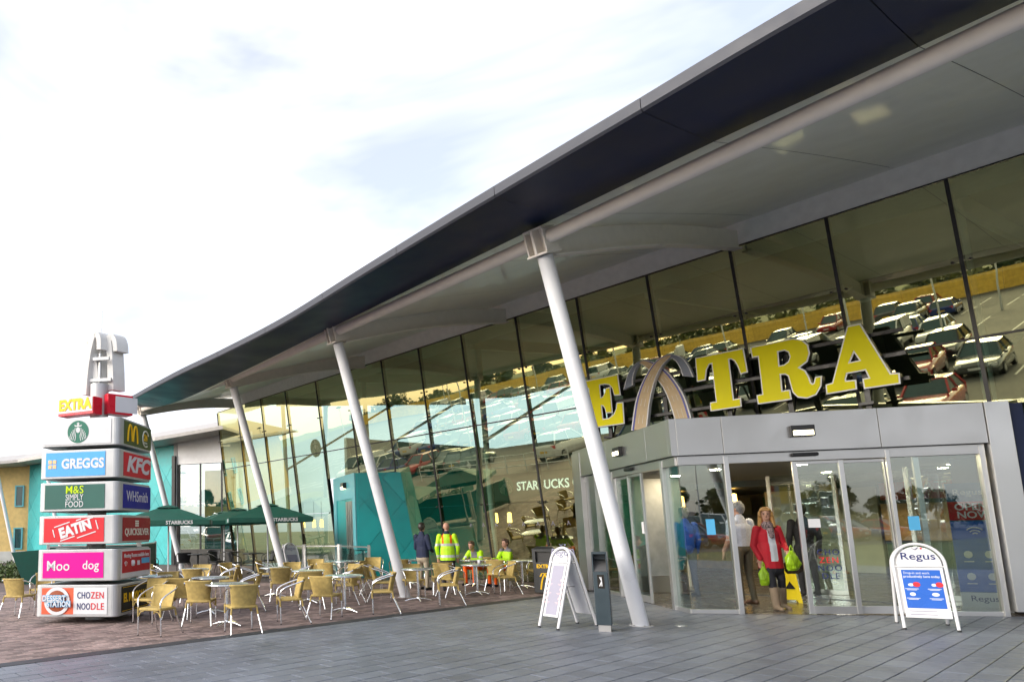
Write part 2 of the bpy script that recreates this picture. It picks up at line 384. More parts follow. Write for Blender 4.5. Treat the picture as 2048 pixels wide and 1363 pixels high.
# ------------------------------------------------------------------ main building (local frame: x along the glass to the right, y into the building)
BLD = thing('service_building', 'glass fronted building with wavy overhanging roof on leaning white columns', 'building', B0, RB)
BETA = rad(7)
LEAN = math.tan(BETA)
def gy(z): return -z*LEAN
ZT = 6.97
MX = [-22.6,-20.7,-18.7,-16.8,-14.72,-12.85,-11.0,-9.25,-7.5,-5.57,-3.74,-1.97,-.23,1.43,3.1,4.8,6.5,8.2,9.9]
wallg = MB(); wallg.box(-22.5, .14, -.03, 10, .2, .02); gw = wallg.build('glass_wall', M['black'], BLD)
rows = [(.03, 2.12), (2.13, 4.33), (4.37, ZT)]
for i in range(len(MX)-1):
    x0, x1 = MX[i]+.012, MX[i+1]-.012
    for z0, z1 in rows:
        if z1 < 4.34 and -4.3 < (x0+x1)/2 < 3.0 and z0 < 2: continue         # the entrance bay stands here
        zz0 = z0
        if -4.3 < (x0+x1)/2 < 3.0 and z0 > 2 and z1 < 4.4: zz0 = 3.2
        if -13.8 < (x0+x1)/2 < -11.3 and z1 < 4.4:                            # teal block stands here
            if z0 < 2: continue
            zz0 = 3.35
        a = random.uniform(-.0012, .0012); b = random.uniform(-.0012, .0012)
        mb = MB(); mb.add([(x0, gy(zz0)+a, zz0), (x1, gy(zz0)+b, zz0), (x1, gy(z1)-a, z1), (x0, gy(z1)-b, z1)], [(0,1,2,3)])
        mb.build('pane', M['glass'], gw)
for i, x in enumerate(MX):
    lo = 3.2 if -3.8 < x < 2.6 else (0 if not -12.9 < x < -12.8 else 3.35)
    n = Vector((0, math.cos(BETA), math.sin(BETA))); u = Vector((0, -math.sin(BETA), math.cos(BETA)))
    p, q = Vector((x, gy(lo), lo)), Vector((x, gy(ZT), ZT))
    mb = MB(); mb.obox((p+q)/2 + n*.05, (.026, 0, 0), n*.064, (q-p)/2); mb.build('mullion', M['black'], gw)
    for z in (2.12, 4.35, 5.62):
        if z < lo: continue
        mb = MB(); c = Vector((x, gy(z), z))
        for sx in (-1, 1):
            k = c + Vector((sx*.11, 0, 0)) - n*.02
            mb.tube([k + n*.03, k - n*.012], .022, 8); mb.tube([k + n*.03, c + n*.06], .012, 6)
        mb.build('spider_fitting', M['black'], gw)
mb = MB(); n = Vector((0, math.cos(BETA), math.sin(BETA)))
mb.obox(Vector((-6.25, gy(4.35), 4.35)) + n*.03, (16.15, 0, 0), n*.043, Vector((0, -math.sin(BETA), math.cos(BETA)))*.016); mb.build('transom', M['black'], gw)
mb = MB(); mb.obox(Vector((-6.25, gy(ZT), ZT+.012)) + n*.02, (16.2, 0, 0), n*.05, (0, 0, .012)); mb.build('head_rail', M['black'], gw)
# band above the glass
ZB = 7.40
mb = MB(); mb.add([(-22.6, gy(ZT)-.02, ZT+.026), (10.2, gy(ZT)-.02, ZT+.026), (10.2, -.99, ZB+.05), (-22.6, -.99, ZB+.05), (-22.6, .3, ZT+.026), (10.2, .3, ZT+.026), (10.2, .3, ZB+.05), (-22.6, .3, ZB+.05)],
    [(0,1,2,3),(1,0,4,5),(0,3,7,4),(1,5,6,2),(7,6,5,4)]); mb.build('wall_band', M['band'], BLD)
# roof stations: x, soffit edge (y, z), outer trim edge (y, z)
ST = [(-20.9,-5.35,6.50,-5.95,6.78),(-20.28,-5.40,6.45,-6.0,6.73),(-17.2,-5.82,6.05,-6.95,6.18),(-14.5,-6.15,5.86,-7.5,5.93),(-11.5,-6.45,5.81,-7.8,5.83),(-8.6,-6.68,5.81,-7.98,5.74),(-5.7,-6.9,5.83,-8.1,5.74),(-2.6,-7.12,5.85,-8.45,5.75),(-.2,-7.3,5.86,-8.7,5.76),(2.5,-7.5,5.86,-9.0,5.73),(3.9,-7.6,5.83,-9.1,5.75),(6.5,-7.72,5.83,-9.2,5.76),(10.2,-7.9,5.83,-9.35,5.76)]
SA = np.array(ST)
def cat(x):
    i = int(np.clip(np.searchsorted(SA[:,0], x)-1, 0, len(SA)-2)); x0, x1 = SA[i,0], SA[i+1,0]; t = (x-x0)/(x1-x0)
    def tang(k):
        a, b = max(k-1, 0), min(k+1, len(SA)-1); return (SA[b,1:]-SA[a,1:])/(SA[b,0]-SA[a,0])
    m0, m1 = tang(i)*(x1-x0), tang(i+1)*(x1-x0); p0, p1 = SA[i,1:], SA[i+1,1:]
    return (2*t**3-3*t*t+1)*p0+(t**3-2*t*t+t)*m0+(-2*t**3+3*t*t)*p1+(t**3-t*t)*m1
mb = MB(); xs = np.linspace(-20.9, 10.2, 64); g0 = []; g1 = []; g2 = []
for x in xs:
    ly, lz, ty, tz = cat(x); g0.append((x, ty, tz+.16)); g1.append((x, .4, 7.78)); g2.append((x, 20, 9.75))
mb.loft([g0, g1, g2], closed=False, cap=False)
roof = mb.build('roof', M['trim'], BLD)
PX = [-20.9,-18.6,-16.2,-13.8,-11.4,-9.0,-6.6,-4.3,-2.15,-.05,2.52,3.86,5.9,8.0,10.2]
PX = [-20.9,-18.5,-16.1,-13.7,-11.3,-8.9,-6.5,-4.1,-1.75,.4,2.52,4.4,6.4,8.3,10.2]
for a, b in zip(PX[:-1], PX[1:]):
    xx = np.linspace(a+.004, b-.004, 7); k = [cat(x) for x in xx]
    mb = MB(); mb.loft([[(x, c[0], c[1]) for x, c in zip(xx, k)], [(x, (c[0]+c[2])/2, (c[1]+c[3])/2-.012) for x, c in zip(xx, k)], [(x, c[2]+.002, c[3]) for x, c in zip(xx, k)]], closed=False, cap=False)
    mb.build('fascia_panel', M['fascia'], roof)
    mb = MB(); mb.loft([[(x, c[2], c[3]-.004) for x, c in zip(xx, k)], [(x, c[2]-.03, c[3]+.02) for x, c in zip(xx, k)], [(x, c[2]-.03, c[3]+.145) for x, c in zip(xx, k)], [(x, c[2]+.06, c[3]+.17) for x, c in zip(xx, k)]], closed=False, cap=False, smooth=False)
    mb.build('trim_panel', M['trim'], roof)
    # soffit: dips from the edge, then rises inward to the wall band
    mb = MB(); rg = []
    for t in np.linspace(0, 1, 9):
        rg.append([(x, c[0]+.005 + (-.99-c[0])*t, c[1]+.004 + (ZB-c[1])*(1.08*t-.08*t*t)) for x, c in zip(xx, k)])
    mb.loft(rg, closed=False, cap=False); mb.build('soffit_panel', M['soffit'], roof)
e = cat(-20.9)   # closed end of the roof
mb = MB(); mb.add([(-20.905, e[0], e[1]), (-20.905, e[2], e[3]), (-20.905, e[2], e[3]+.16), (-20.905, .4, 7.72), (-20.905, -.95, ZB), (-20.905, -3.2, 7.1)], [(0,1,2,3,4,5)]); mb.build('roof_end', M['band'], roof)
# columns, brackets, tube beam, rafters
CO = [(0,-5.6,0,-7.26,5.4),(-5.74,-5.01,-5.74,-6.69,5.53),(-11.63,-4.29,-11.63,-6.04,5.68),(-20.28,-3.65,-20.28,-5.37,6.18),(5.9,-6.1,5.9,-7.75,5.4)]
tops = []
for i, (x0, y0, x1, y1, z1) in enumerate(CO):
    p, q = Vector((x0, y0, -.02)), Vector((x1, y1, z1)); r = .115 if i else .112
    mb = MB(); mb.tube([p, q], r, 24); col = mb.build('column', M['white'], BLD)
    mb = MB(); mb.lathe([(r+.005,-.01),(r+.06,-.01),(r+.06,.004),(r+.002,.006)], 24, (x0, y0, 0)); mb.build('base_plate', M['concrete'], col)
    for k in range(6): w_ = 2*math.pi*k/6+.3; mb = MB(); mb.tube([(x0+(r+.035)*math.cos(w_), y0+(r+.035)*math.sin(w_), .004), (x0+(r+.035)*math.cos(w_), y0+(r+.035)*math.sin(w_), .022)], .012, 6); mb.build('bolt', M['steel'], col)
    a = (q-p).normalized(); c = q + a*.2; tops.append(q + a*.24)
    br = MB(); br.obox(q + a*.03, (.17, 0, 0), Vector((0, a.z, -a.y))*.19, a*.015)
    br.obox(q + a*.21, (.02, 0, 0), Vector((0, a.z, -a.y))*.2, a*.18); br.obox(q + a*.21, (.14, 0, 0), Vector((0, a.z, -a.y))*.03, a*.18)
    br.obox(q + a*.21 + Vector((.15,0,0)), (.012, 0, 0), Vector((0, a.z, -a.y))*.16, a*.17); br.obox(q + a*.21 - Vector((.15,0,0)), (.012, 0, 0), Vector((0, a.z, -a.y))*.16, a*.17)
    br.obox(q + a*.4, (.16, 0, 0), Vector((0, a.z, -a.y))*.17, a*.012)
    br.build('bracket', M['beam'], BLD, bevel=.006)
    if i < 5:
        mb = MB(); pts = [Vector((x1, y1+.15 + (-1.02-y1-.15)*t, (z1+.22)+(ZB-.36-z1-.22)*t + .12*math.sin(math.pi*t))) for t in np.linspace(0, 1, 14)]
        dz = .2; R0 = [[pt+Vector((-.09,0,-dz)), pt+Vector((.09,0,-dz)), pt+Vector((.09,0,-dz+.025)), pt+Vector((.012,0,-dz+.03)), pt+Vector((.012,0,dz)), pt+Vector((-.012,0,dz)), pt+Vector((-.012,0,-dz+.03)), pt+Vector((-.09,0,-dz+.025))] for pt in pts]
        mb.loft(R0, smooth=False); mb.build('rafter', M['beam'], BLD)
order = [3, 2, 1, 0, 4]
for a, b in zip(order[:-1], order[1:]):
    mb = MB(); p, q = tops[a], tops[b]; d = (q-p).normalized(); mb.tube([p+d*.16, q-d*.16], .1, 18); mb.build('tube_beam', M['beam'], BLD)
d = (tops[4]-tops[0]).normalized(); mb = MB(); mb.tube([tops[4]+d*.16, tops[4]+d*4.2], .1, 18); mb.build('tube_beam', M['beam'], BLD)
# hall behind the glass
mb = MB(); mb.box(-22.5, .21, -.03, 10, 19.5, .004); mb.build('hall_floor', M['floor'], BLD)
mb = MB(); mb.box(-22.5, 13, 0, -11.5, 13.25, 5.5); mb.box(-11.5, 13, 0, 10, 13.25, 8.75); mb.build('rear_wall', M['hallwall'], BLD)
mb = MB(); mb.box(10.01, -.5, 0, 10.2, 20, 9); mb.build('side_wall', M['hallwall'], BLD)
mb = MB(); mb.box(-22.5, 6.5, 0, -22.3, 20, 6.2); mb.build('side_wall', M['hallwall'], BLD)
mb = MB(); mb.add([(-22.5, .35, 7.4), (10, .35, 7.4), (10, 19.9, 9.55), (-22.5, 19.9, 9.55)], [(0,1,2,3)]); mb.build('hall_ceiling', M['ceil'], BLD)
for x in (-20, -14.3, -8.6, -2.9, 2.8, 8.5):
    mb = MB(); mb.tube([(x, 1.4, 0), (x, 1.1, 7.4)], .09, 12); mb.build('hall_column', M['beam'], BLD)
    mb = MB(); mb.beam((x, .8, 7.2), (x, 13, 8.3), .12, .35); mb.build('hall_rafter', M['beam'], BLD)
    mb = MB(); mb.tube([(x, 1.3, 4.2), (x+2.4, 6.5, 7.6)], .05, 10); mb.build('hall_brace', M['beam'], BLD)
# coffee shop front inside
cs = MB(); cs.box(-14.8, 6.2, 2.48, 1.5, 12.9, 3.5); un = cs.build('shop_front', M['darkunit'], BLD)
mb = MB(); mb.box(-14.8, 6.4, 0, -14.6, 12.9, 2.47); mb.build('shop_side', M['wood'], un)
mb = MB(); mb.box(-14.5, 8.6, .9, -3, 9.3, 1.0); mb.box(-14.5, 8.65, 0, -3, 9.25, .9); mb.build('counter', M['wood'], un)
for i in range(5):
    mb = MB(); mb.box(-13.6+i*2, 12.3, 1.75, -12+i*2, 12.4, 2.35); mb.build('menu_board', flat('menu_%d' % i, ((.25,.2,.1),(.10,.25,.12),(.3,.12,.05),(.3,.28,.2),(.08,.2,.1))[i]), un)
text('STARBUCKS COFFEE', .46, M['litsign'], un, (-9.55, 6.185, 2.98), bold=.008, xs=.92)
def emblem(parent, c, r, rz=0, name='emblem'):
    """round green emblem: ring, pale waves, star"""
    e = bpy.data.objects.new(name, None)
    mb = MB(); k = 40
    mb.prism([(r*math.cos(2*math.pi*i/k), r*math.sin(2*math.pi*i/k)) for i in range(k)], 0, .004, lambda a, b, h: (a, -h, b)); e = mb.build(name, M['sgreen'], parent, c, rz)
    mb = MB(); w = []
    for s in (-1, 1):
        for j in range(4):
            x0 = s*r*(.26+.15*j)
            pts = [(x0 + s*.05*r*math.sin(t*7+j), -.0065, r*(.35-.16*j - t*(1.15-.22*j))) for t in np.linspace(0, 1, 9)]
            for p, q in zip(pts[:-1], pts[1:]): mb.beam(p, q, .004, .055*r, up=(1,0,0))
    mb.prism([(r*.2*math.cos(2*math.pi*i/16), r*(.16+.26*math.sin(2*math.pi*i/16))) for i in range(16)], .005, .008, lambda a, b, h: (a, -h, b))
    st = [((.17 if i % 2 == 0 else .07)*r*math.sin(math.pi*i/5), (.72+(.17 if i % 2 == 0 else .07)*math.cos(math.pi*i/5))*r) for i in range(10)]
    mb.prism(st, .005, .008, lambda a, b, h: (a, -h, b))
    mb.prism([(-.3*r,.47*r),(.3*r,.47*r),(.36*r,.62*r),(.15*r,.55*r),(0,.63*r),(-.15*r,.55*r),(-.36*r,.62*r)], .005, .008, lambda a, b, h: (a, -h, b))
    mb.build('emblem_lines', C['white'], e); return e
emblem(un, (-12.0, 6.19, 3.03), .36)
emblem(gw, (-15.24, gy(4.55)+.02, 4.55), .34).rotation_euler = (BETA, 0, 0)
lc = 0
for x, y in [(-11.4,4.2),(-10.9,4.2),(-10.3,4.2),(-9.2,7.5),(-7.6,7.5),(-6,7.5),(-4.4,7.5),(-21.6,3.2),(-21,3.4),(-20.4,3.4),(-19.6,3.6)]:
    z = 1.62 if y < 5 else 2.0
    mb = MB(); mb.lathe([(.02,.36),(.07,.34),(.085,.02),(.07,0),(0,0)], 12, (x, y, z)); lp = mb.build('pendant_lamp', M['lamp'], BLD)
    mb = MB(); mb.tube([(x, y, z+.36), (x, y, z+1.2)], .008, 5); mb.build('lamp_cord', M['black'], lp)
for i in range(10):      # decals on the glass at eye level
    x = -8.1+.46*i; mb = MB()
    for s in (-1, 1): mb.beam((x+s*.045, gy(1.5)-.006, 1.50), (x-s*.012, gy(1.6)-.006, 1.60), .003, .014, up=(1,0,0))
    mb.build('glass_decal', C['pgrey'], gw)
# teal block: a prow that comes out through the glass
TB = thing('teal_block', 'teal diamond clad block with shuttered doorway coming out through the glass wall', 'building', B0, RB)
A_, Bt, Ct = Vector((-11.6,-1.6,0)), Vector((-10.72,-.3,0)), Vector((-14.2,-.5,0))
dirR = (Bt-A_).normalized(); E_ = A_ + dirR*5.6
HT = 3.3
mb = MB(); mb.prism([A_[:2], (A_+dirR*4.2)[:2], (A_+dirR*4.2+Vector((-2.4,1.6,0)))[:2], (-12.2, 3.2), Ct[:2]][::-1], -.02, HT)
tb = mb.build('block_wall', M['teal'], TB)
nr = Vector((dirR.y, -dirR.x, 0)); clad(tb, A_+nr*.002+dirR*.06, dirR, nr, 4.1, HT-.02, M['teal'], 1.25, 1.5, (.2,.1))
dirL = (Ct-A_).normalized(); nl = Vector((-dirL.y, dirL.x, 0)); 
if nl.y > 0: nl = -nl
LL = (Ct-A_).length
def fb(mb, o, d, nn, a0, a1, z0, z1, t0, t1):
    mb.prism([(a0, t0), (a1, t0), (a1, t1), (a0, t1)], z0, z1, lambda a, b, h: o + d*a + nn*b + Vector((0,0,h))); return mb
mb = fb(MB(), A_, dirL, nl, 0, LL, 2.5, HT+.01, .003, .04); mb.build('lintel', M['teal_lt'], TB)
mb = fb(MB(), A_, dirL, nl, 0, .34, 0, 2.5, .003, .04); mb.build('door_jamb', M['teal_lt'], TB)
mb = fb(MB(), A_, dirL, nl, LL-.42, LL, 0, 2.5, .003, .04); mb.build('door_jamb', M['teal_lt'], TB)
mb = fb(MB(), A_, dirL, nl, 1.3, LL-.42, 0, 2.5, .004, .012); mb.build('door_leaf', M['teal'], TB)
for i in range(7): mb = fb(MB(), A_, dirL, nl, .4+i*.12, .49+i*.12, 0.02, 2.42, .004, .03+.012*(i % 2)); mb.build('shutter_slat', M['steel'], TB)
mb = fb(MB(), A_, dirL, nl, 1.0, 1.35, 2.86, 3.06, .04, .16); wl = mb.build('wall_lamp', M['black'], TB)
mb = fb(MB(), A_, dirL, nl, 1.03, 1.32, 2.84, 2.93, .06, .165); mb.build('diffuser', M['wlamp'], wl)

# ------------------------------------------------------------------ entrance prow
EN = thing('entrance_porch', 'brushed steel and glass entrance porch with sliding doors', 'porch', B0, RB)
VA, VB, VC = Vector((-.24,-3.68,0)), Vector((3.02,-.81,0)), Vector((-4.31,-.5,0))
R1 = (VB-VA); LR = R1.length; R1.normalize(); N1 = Vector((R1.y, -R1.x, 0))
R2 = (VC-VA); LL2 = R2.length; R2.normalize(); N2 = Vector((-R2.y, R2.x, 0))
if N1.y > 0: N1 = -N1
if N2.y > 0: N2 = -N2
def fr(name, m, a0, a1, z0, z1, t0, t1, par=None, bev=.004): return fb(MB(), VA, R1, N1, a0, a1, z0, z1, t0, t1).build(name, m, par or EN, bevel=bev)
def fl(name, m, a0, a1, z0, z1, t0, t1, par=None, bev=.004): return fb(MB(), VA, R2, N2, a0, a1, z0, z1, t0, t1).build(name, m, par or EN, bevel=bev)
# roof slab (core) and the fascia panels on it
core = MB(); core.prism([(VA+N1*.0+N2*.0)[:2], (VB+R1*.35)[:2], (3.4, 3.2), (-4.6, 3.2), (VC+R2*.05)[:2]], 2.56, 3.2); core.build('canopy_core', M['trim'], EN)
def edges(f, cuts, z0, z1, t):
    for a, b in zip(cuts[:-1], cuts[1:]): f('fascia_panel', M['steel'], a+.003, b-.003, z0, z1, .002, t)
edges(fr, [0.0, .70, 2.95, 4.36], 2.63, 3.265, .12); edges(fl, [0.0, .9, 2.9, 5.1], 2.63, 3.265, .12)
mb = MB(); mb.prism([VA[:2], (VA+N2*.12)[:2], (VA+(N1+N2)*.12/(1+N1.dot(N2)))[:2], (VA+N1*.12)[:2]], 2.63, 3.265); mb.build('corner_piece', M['steel'], EN)
fr('header', M['steel'], .0, 4.34, 2.47, 2.622, -.08, .04); fl('header', M['steel'], .0, 4.6, 2.47, 2.622, -.08, .04)
# right face: corner glass, jambs, sliding leaves
fr('pane', M['cglass'], .02, .69, .07, 2.47, -.02, -.008, bev=0); fr('sill', M['steel_lt'], 0, .72, 0, .07, -.05, .02)
fr('jamb', M['steel_lt'], .70, .775, 0, 2.6, -.07, .05)
def leaf(f, a0, a1, t, br=.055, bl=.055):
    lf = f('door_leaf', M['steel_lt'], a0, a0+bl, .02, 2.46, t, t+.045)
    f('stile', M['steel_lt'], a1-br, a1, .02, 2.46, t, t+.045, lf); f('bottom_rail', M['steel_lt'], a0+bl, a1-br, .02, .14, t+.003, t+.042, lf)
    f('top_rail', M['steel'], a0+bl, a1-br, 2.41, 2.46, t+.003, t+.042, lf); f('pane', M['cglass'], a0+bl, a1-br, .14, 2.41, t+.018, t+.026, lf, 0)
    return lf
leaf(fr, 1.70, 2.43, .0, .07, .07); leaf(fr, 2.40, 3.06, -.06)
fr('jamb', M['steel_lt'], 3.02, 3.075, 0, 2.6, -.0, .05)
fr('pane', M['cglass'], 3.08, 4.26, .07, 2.47, -.02, -.008, bev=0); fr('sill', M['steel_lt'], 3.08, 4.3, 0, .07, -.05, .02); fr('stile', M['steel_lt'], 3.42, 3.50, .07, 2.47, -.09, -.04)
fr('jamb', M['steel_lt'], 4.26, 4.33, 0, 2.6, -.05, .05); fr('end_plate', M['steel_lt'], 4.365, 4.68, .08, 3.27, -.04, .14)
mb = fb(MB(), VA, R1, N1, 4.685, 4.9, .02, 3.24, -1.5, .05); mb.build('end_wall', M['fascia'], EN)
# left face
fl('pane', M['cglass'], .03, .47, .07, 2.47, -.02, -.008, bev=0); fl('sill', M['steel_lt'], 0, .5, 0, .07, -.05, .02)
fl('jamb', M['steel_lt'], .48, .58, 0, 2.6, -.06, .05); leaf(fl, 1.42, 2.1, .0); leaf(fl, 2.06, 2.9, -.06)
fl('jamb', M['steel_lt'], 2.88, 2.96, 0, 2.6, -.03, .05); fl('pane', M['cglass'], 2.97, 3.9, .07, 2.47, -.02, -.008, bev=0); fl('sill', M['steel_lt'], 2.97, 3.95, 0, .07, -.05, .02)
fl('jamb', M['steel'], 3.9, 4.25, 0, 2.6, -.04, .06); fl('end_plate', M['steel_lt'], 4.6, 5.15, 0, 3.2, -.04, .13)
fl('door_leaf', M['steel'], 4.26, 4.59, 0, 2.6, -.04, .03)
# porch lamps and sensors
def plamp(f, a):
    o = f('wall_lamp', M['black'], a-.17, a+.17, 2.86, 3.04, .12, .2); f('diffuser', M['wlamp'], a-.145, a+.145, 2.875, 2.955, .2, .215, o)
plamp(fr, 1.86); plamp(fl, 2.15)
for f, a in ((fr, 1.89), (fl, 1.9)): f('door_sensor', M['black'], a-.2, a+.2, 2.54, 2.6, .04, .1, bev=.025)
# porch interior
mb = MB(); mb.prism([(VA+N1*.03)[:2], (VB+R1*.4)[:2], (3.4, .2), (-4.5, .2), VC[:2]], -.03, .006); mb.build('porch_floor', M['floor'], EN)
mb = MB(); mb.prism([(VA*.98)[:2], (VB)[:2], (3.3, 3.1), (-4.4, 3.1), (VC)[:2]], 2.50, 2.55); mb.build('porch_ceiling', M['hallwall'], EN)
mb = MB(); mb.obox((-2.44,-.5,1.42), Vector((.559,.829,0))*.55, Vector((-.829,.559,0))*.02, (0,0,1.06)); mb.build('inner_partition', mat('grey_partition', (.42,.44,.47), .5), EN)
mb = MB(); mb.obox((-2.44,-.5,.18), Vector((.559,.829,0))*.55, Vector((-.829,.559,0))*.028, (0,0,.17)); mb.build('partition_rail', M['steel'], EN)
for x0, x1 in ((-.9,.35),(1.45,2.6)):
    mb = MB(); mb.box(x0, 1.2, .01, x0+.06, 1.26, 2.46); mb.box(x1-.06, 1.2, .01, x1, 1.26, 2.46); mb.box(x0+.06, 1.2, .01, x1-.06, 1.26, .1); o = mb.build('inner_door', M['steel_lt'], EN)
    mb = MB(); mb.box(x0+.06, 1.225, .1, x1-.06, 1.235, 2.46); mb.build('pane', M['cglass'], o)
for x, y in ((-.6,-1.6),(.7,-1.2),(1.6,-.6),(-1.9,-.6),(-3.0,0),(0,1.9),(2,2)):
    mb = MB(); mb.lathe([(0,2.488),(.07,2.488),(.09,2.496),(.09,2.4995)], 16, (x, y, 0)); mb.build('downlight', M['downlight'], EN)
mb = MB(); mb.box(-4.2, .4, 3.02, 9.5, 8.8, 3.1); ic = mb.build('low_ceiling', M['hallwall'], EN)
for x in (-2.6,-.6,1.4,3.4,5.4,7.4):
    for y in (2.2,4.6,7.0): mb = MB(); mb.lathe([(0,3.008),(.1,3.008),(.12,3.014),(.12,3.0195)], 16, (x, y, 0)); mb.build('downlight', M['downlight'], ic)
for i, (x0, x1, z0, z1, k) in enumerate([(-4,-1.2,.0,2.4,'cream'),(-1.1,1.6,2.0,2.6,'red'),(-1.1,1.6,.9,1.9,'tan'),(-1.1,1.6,0,.85,'slate'),(1.8,4.2,1.6,2.5,'orange'),(1.8,4.2,0,1.5,'cream'),(4.4,7.5,1.8,2.5,'skyb'),(4.4,7.5,0,1.7,'pgrey')]):
    mb = MB(); mb.box(x0, 8.6-.05*(i % 3), z0+.01, x1, 8.8, z1); mb.build('shop_panel', C[k], EN)
text('EAT IN', .4, C['white'], EN, (.25, 8.48, 2.3), bold=.01, name='shop_lettering')
# small notices on the doors
def notice(f, a, z, w, h, m, t=.03, par=None): return f('door_notice', m, a-w/2, a+w/2, z-h/2, z+h/2, t, t+.004, bev=0)
notice(fr, .42, 1.42, .13, .26, C['skyb'], -.006); notice(fr, 1.92, 1.45, .17, .14, C['white'], .028); notice(fr, 3.3, 1.42, .15, .22, C['skyb'], -.006); notice(fl, 3.2, 1.42, .2, .3, C['skyb'], -.006); notice(fl, 1.5, 1.42, .1, .22, C['white'], .05)
for k, s in enumerate(('CHO', 'ZEN', 'NOO', 'DLE')):
    p = VA + R1*2.06 + N1*.032 + Vector((0, 0, .98-.125*k)); text(s, .13, C['dnavy'] if k != 1 else C['rprint'], EN, p, rz=math.atan2(R1.y, R1.x), name='door_lettering', space=1.2)
# ------------------------------------------------------------------ EXTRA sign
SG = thing('letter_sign', 'large yellow slab serif EXTRA letter sign with crossing road arch above the porch', 'sign', B0, RB)
LE = dict(
E=([(-3.401,4.777),(-2.602,4.776),(-2.579,4.343),(-2.694,4.353),(-2.727,4.519),(-2.798,4.613),(-2.913,4.648),(-3.054,4.65),(-3.051,4.323),(-2.973,4.346),(-2.911,4.431),(-2.888,4.518),(-2.806,4.523),(-2.802,3.981),(-2.929,3.99),(-2.942,4.083),(-2.979,4.159),(-3.053,4.181),(-3.04,3.835),(-2.879,3.832),(-2.75,3.903),(-2.675,4.031),(-2.65,4.146),(-2.536,4.138),(-2.546,3.697),(-3.405,3.7),(-3.41,3.834),(-3.3,3.842),(-3.302,4.613),(-3.397,4.641)],),
T=([(-.883,4.78),(-.016,4.778),(.012,4.335),(-.086,4.324),(-.112,4.459),(-.162,4.592),(-.228,4.65),(-.292,4.652),(-.288,3.823),(-.161,3.828),(-.163,3.699),(-.693,3.697),(-.69,3.833),(-.575,3.835),(-.581,4.637),(-.658,4.627),(-.723,4.523),(-.764,4.333),(-.892,4.33)],),
R=([(.144,4.765),(.839,4.767),(.968,4.708),(1.037,4.606),(1.048,4.461),(1.0,4.33),(.85,4.235),(.949,4.152),(.989,4.034),(1.009,3.921),(1.044,3.88),(1.085,3.897),(1.116,3.994),(1.181,3.997),(1.157,3.847),(1.073,3.714),(.937,3.675),(.808,3.716),(.745,3.812),(.726,3.958),(.707,4.121),(.652,4.17),(.555,4.183),(.548,3.84),(.672,3.841),(.679,3.697),(.161,3.697),(.155,3.834),(.255,3.839),(.254,4.593),(.151,4.596)],
   [(.558,4.61),(.685,4.614),(.754,4.559),(.771,4.459),(.733,4.365),(.653,4.318),(.55,4.313)]),
A=([(1.256,3.7),(1.261,3.834),(1.356,3.847),(1.673,4.78),(1.835,4.778),(2.143,3.85),(2.248,3.84),(2.243,3.698),(1.795,3.7),(1.793,3.833),(1.887,3.836),(1.841,4.01),(1.559,4.001),(1.522,3.894),(1.529,3.845),(1.662,3.837),(1.66,3.71)],[(1.709,4.373),(1.794,4.159),(1.6,4.15)]))
def shape(polys, off, ext, m, name, parent, y):
    cu = bpy.data.curves.new(name, 'CURVE'); cu.dimensions = '2D'; cu.fill_mode = 'BOTH'; cu.offset = off; cu.extrude = ext
    for pl in polys:
        sp = cu.splines.new('POLY'); sp.points.add(len(pl)-1); sp.use_cyclic_u = True
        for pt, (a, b) in zip(sp.points, pl): pt.co = (a, b, 0, 1)
    ob = bpy.data.objects.new(name, cu); COL.objects.link(ob); bpy.context.view_layer.update()
    me = bpy.data.meshes.new_from_object(ob.evaluated_get(bpy.context.evaluated_depsgraph_get())); bpy.data.objects.remove(ob)
    me.materials.clear(); me.materials.append(m)
    for v in me.vertices: v.co = (v.co.x, y - v.co.z, v.co.y)
    return link(name, me, parent)
for ch, polys in LE.items():
    o = shape(polys, 0, .004, M['yellow'], 'letter', SG, -1.305); o['label'] = 'yellow letter %s with white edge' % ch
    shape(polys, .022, .006, M['swhite'], 'letter_border', o, -1.292); shape(polys, .018, .06, M['black'], 'letter_return', o, -1.224)
def ribbon(a, b, y, th, m, name, par):
    n = len(a); mb = MB()
    fa = [(x, y, z) for x, z in a]; fb_ = [(x, y, z) for x, z in b]; ba = [(x, y+th, z) for x, z in a]; bb = [(x, y+th, z) for x, z in b]
    mb.loft([[p, q, r, s] for p, q, r, s in zip(fa, fb_, bb, ba)], smooth=False); return mb.build(name, m, par)
def ins(a, b, t0, t1):
    return [(p[0]+(q[0]-p[0])*t0, p[1]+(q[1]-p[1])*t0) for p, q in zip(a, b)], [(p[0]+(q[0]-p[0])*t1, p[1]+(q[1]-p[1])*t1) for p, q in zip(a, b)]
def smooth(pl, n=18):
    pl = np.array(pl); t = np.linspace(0, len(pl)-1, n); o = []
    for s in t:
        i = min(int(s), len(pl)-2); f = s-i; p0, p1, p2, p3 = pl[max(i-1,0)], pl[i], pl[i+1], pl[min(i+2,len(pl)-1)]
        o.append(tuple(.5*((2*p1)+(-p0+p2)*f+(2*p0-5*p1+4*p2-p3)*f*f+(-p0+3*p1-3*p2+p3)*f**3)))
    return o
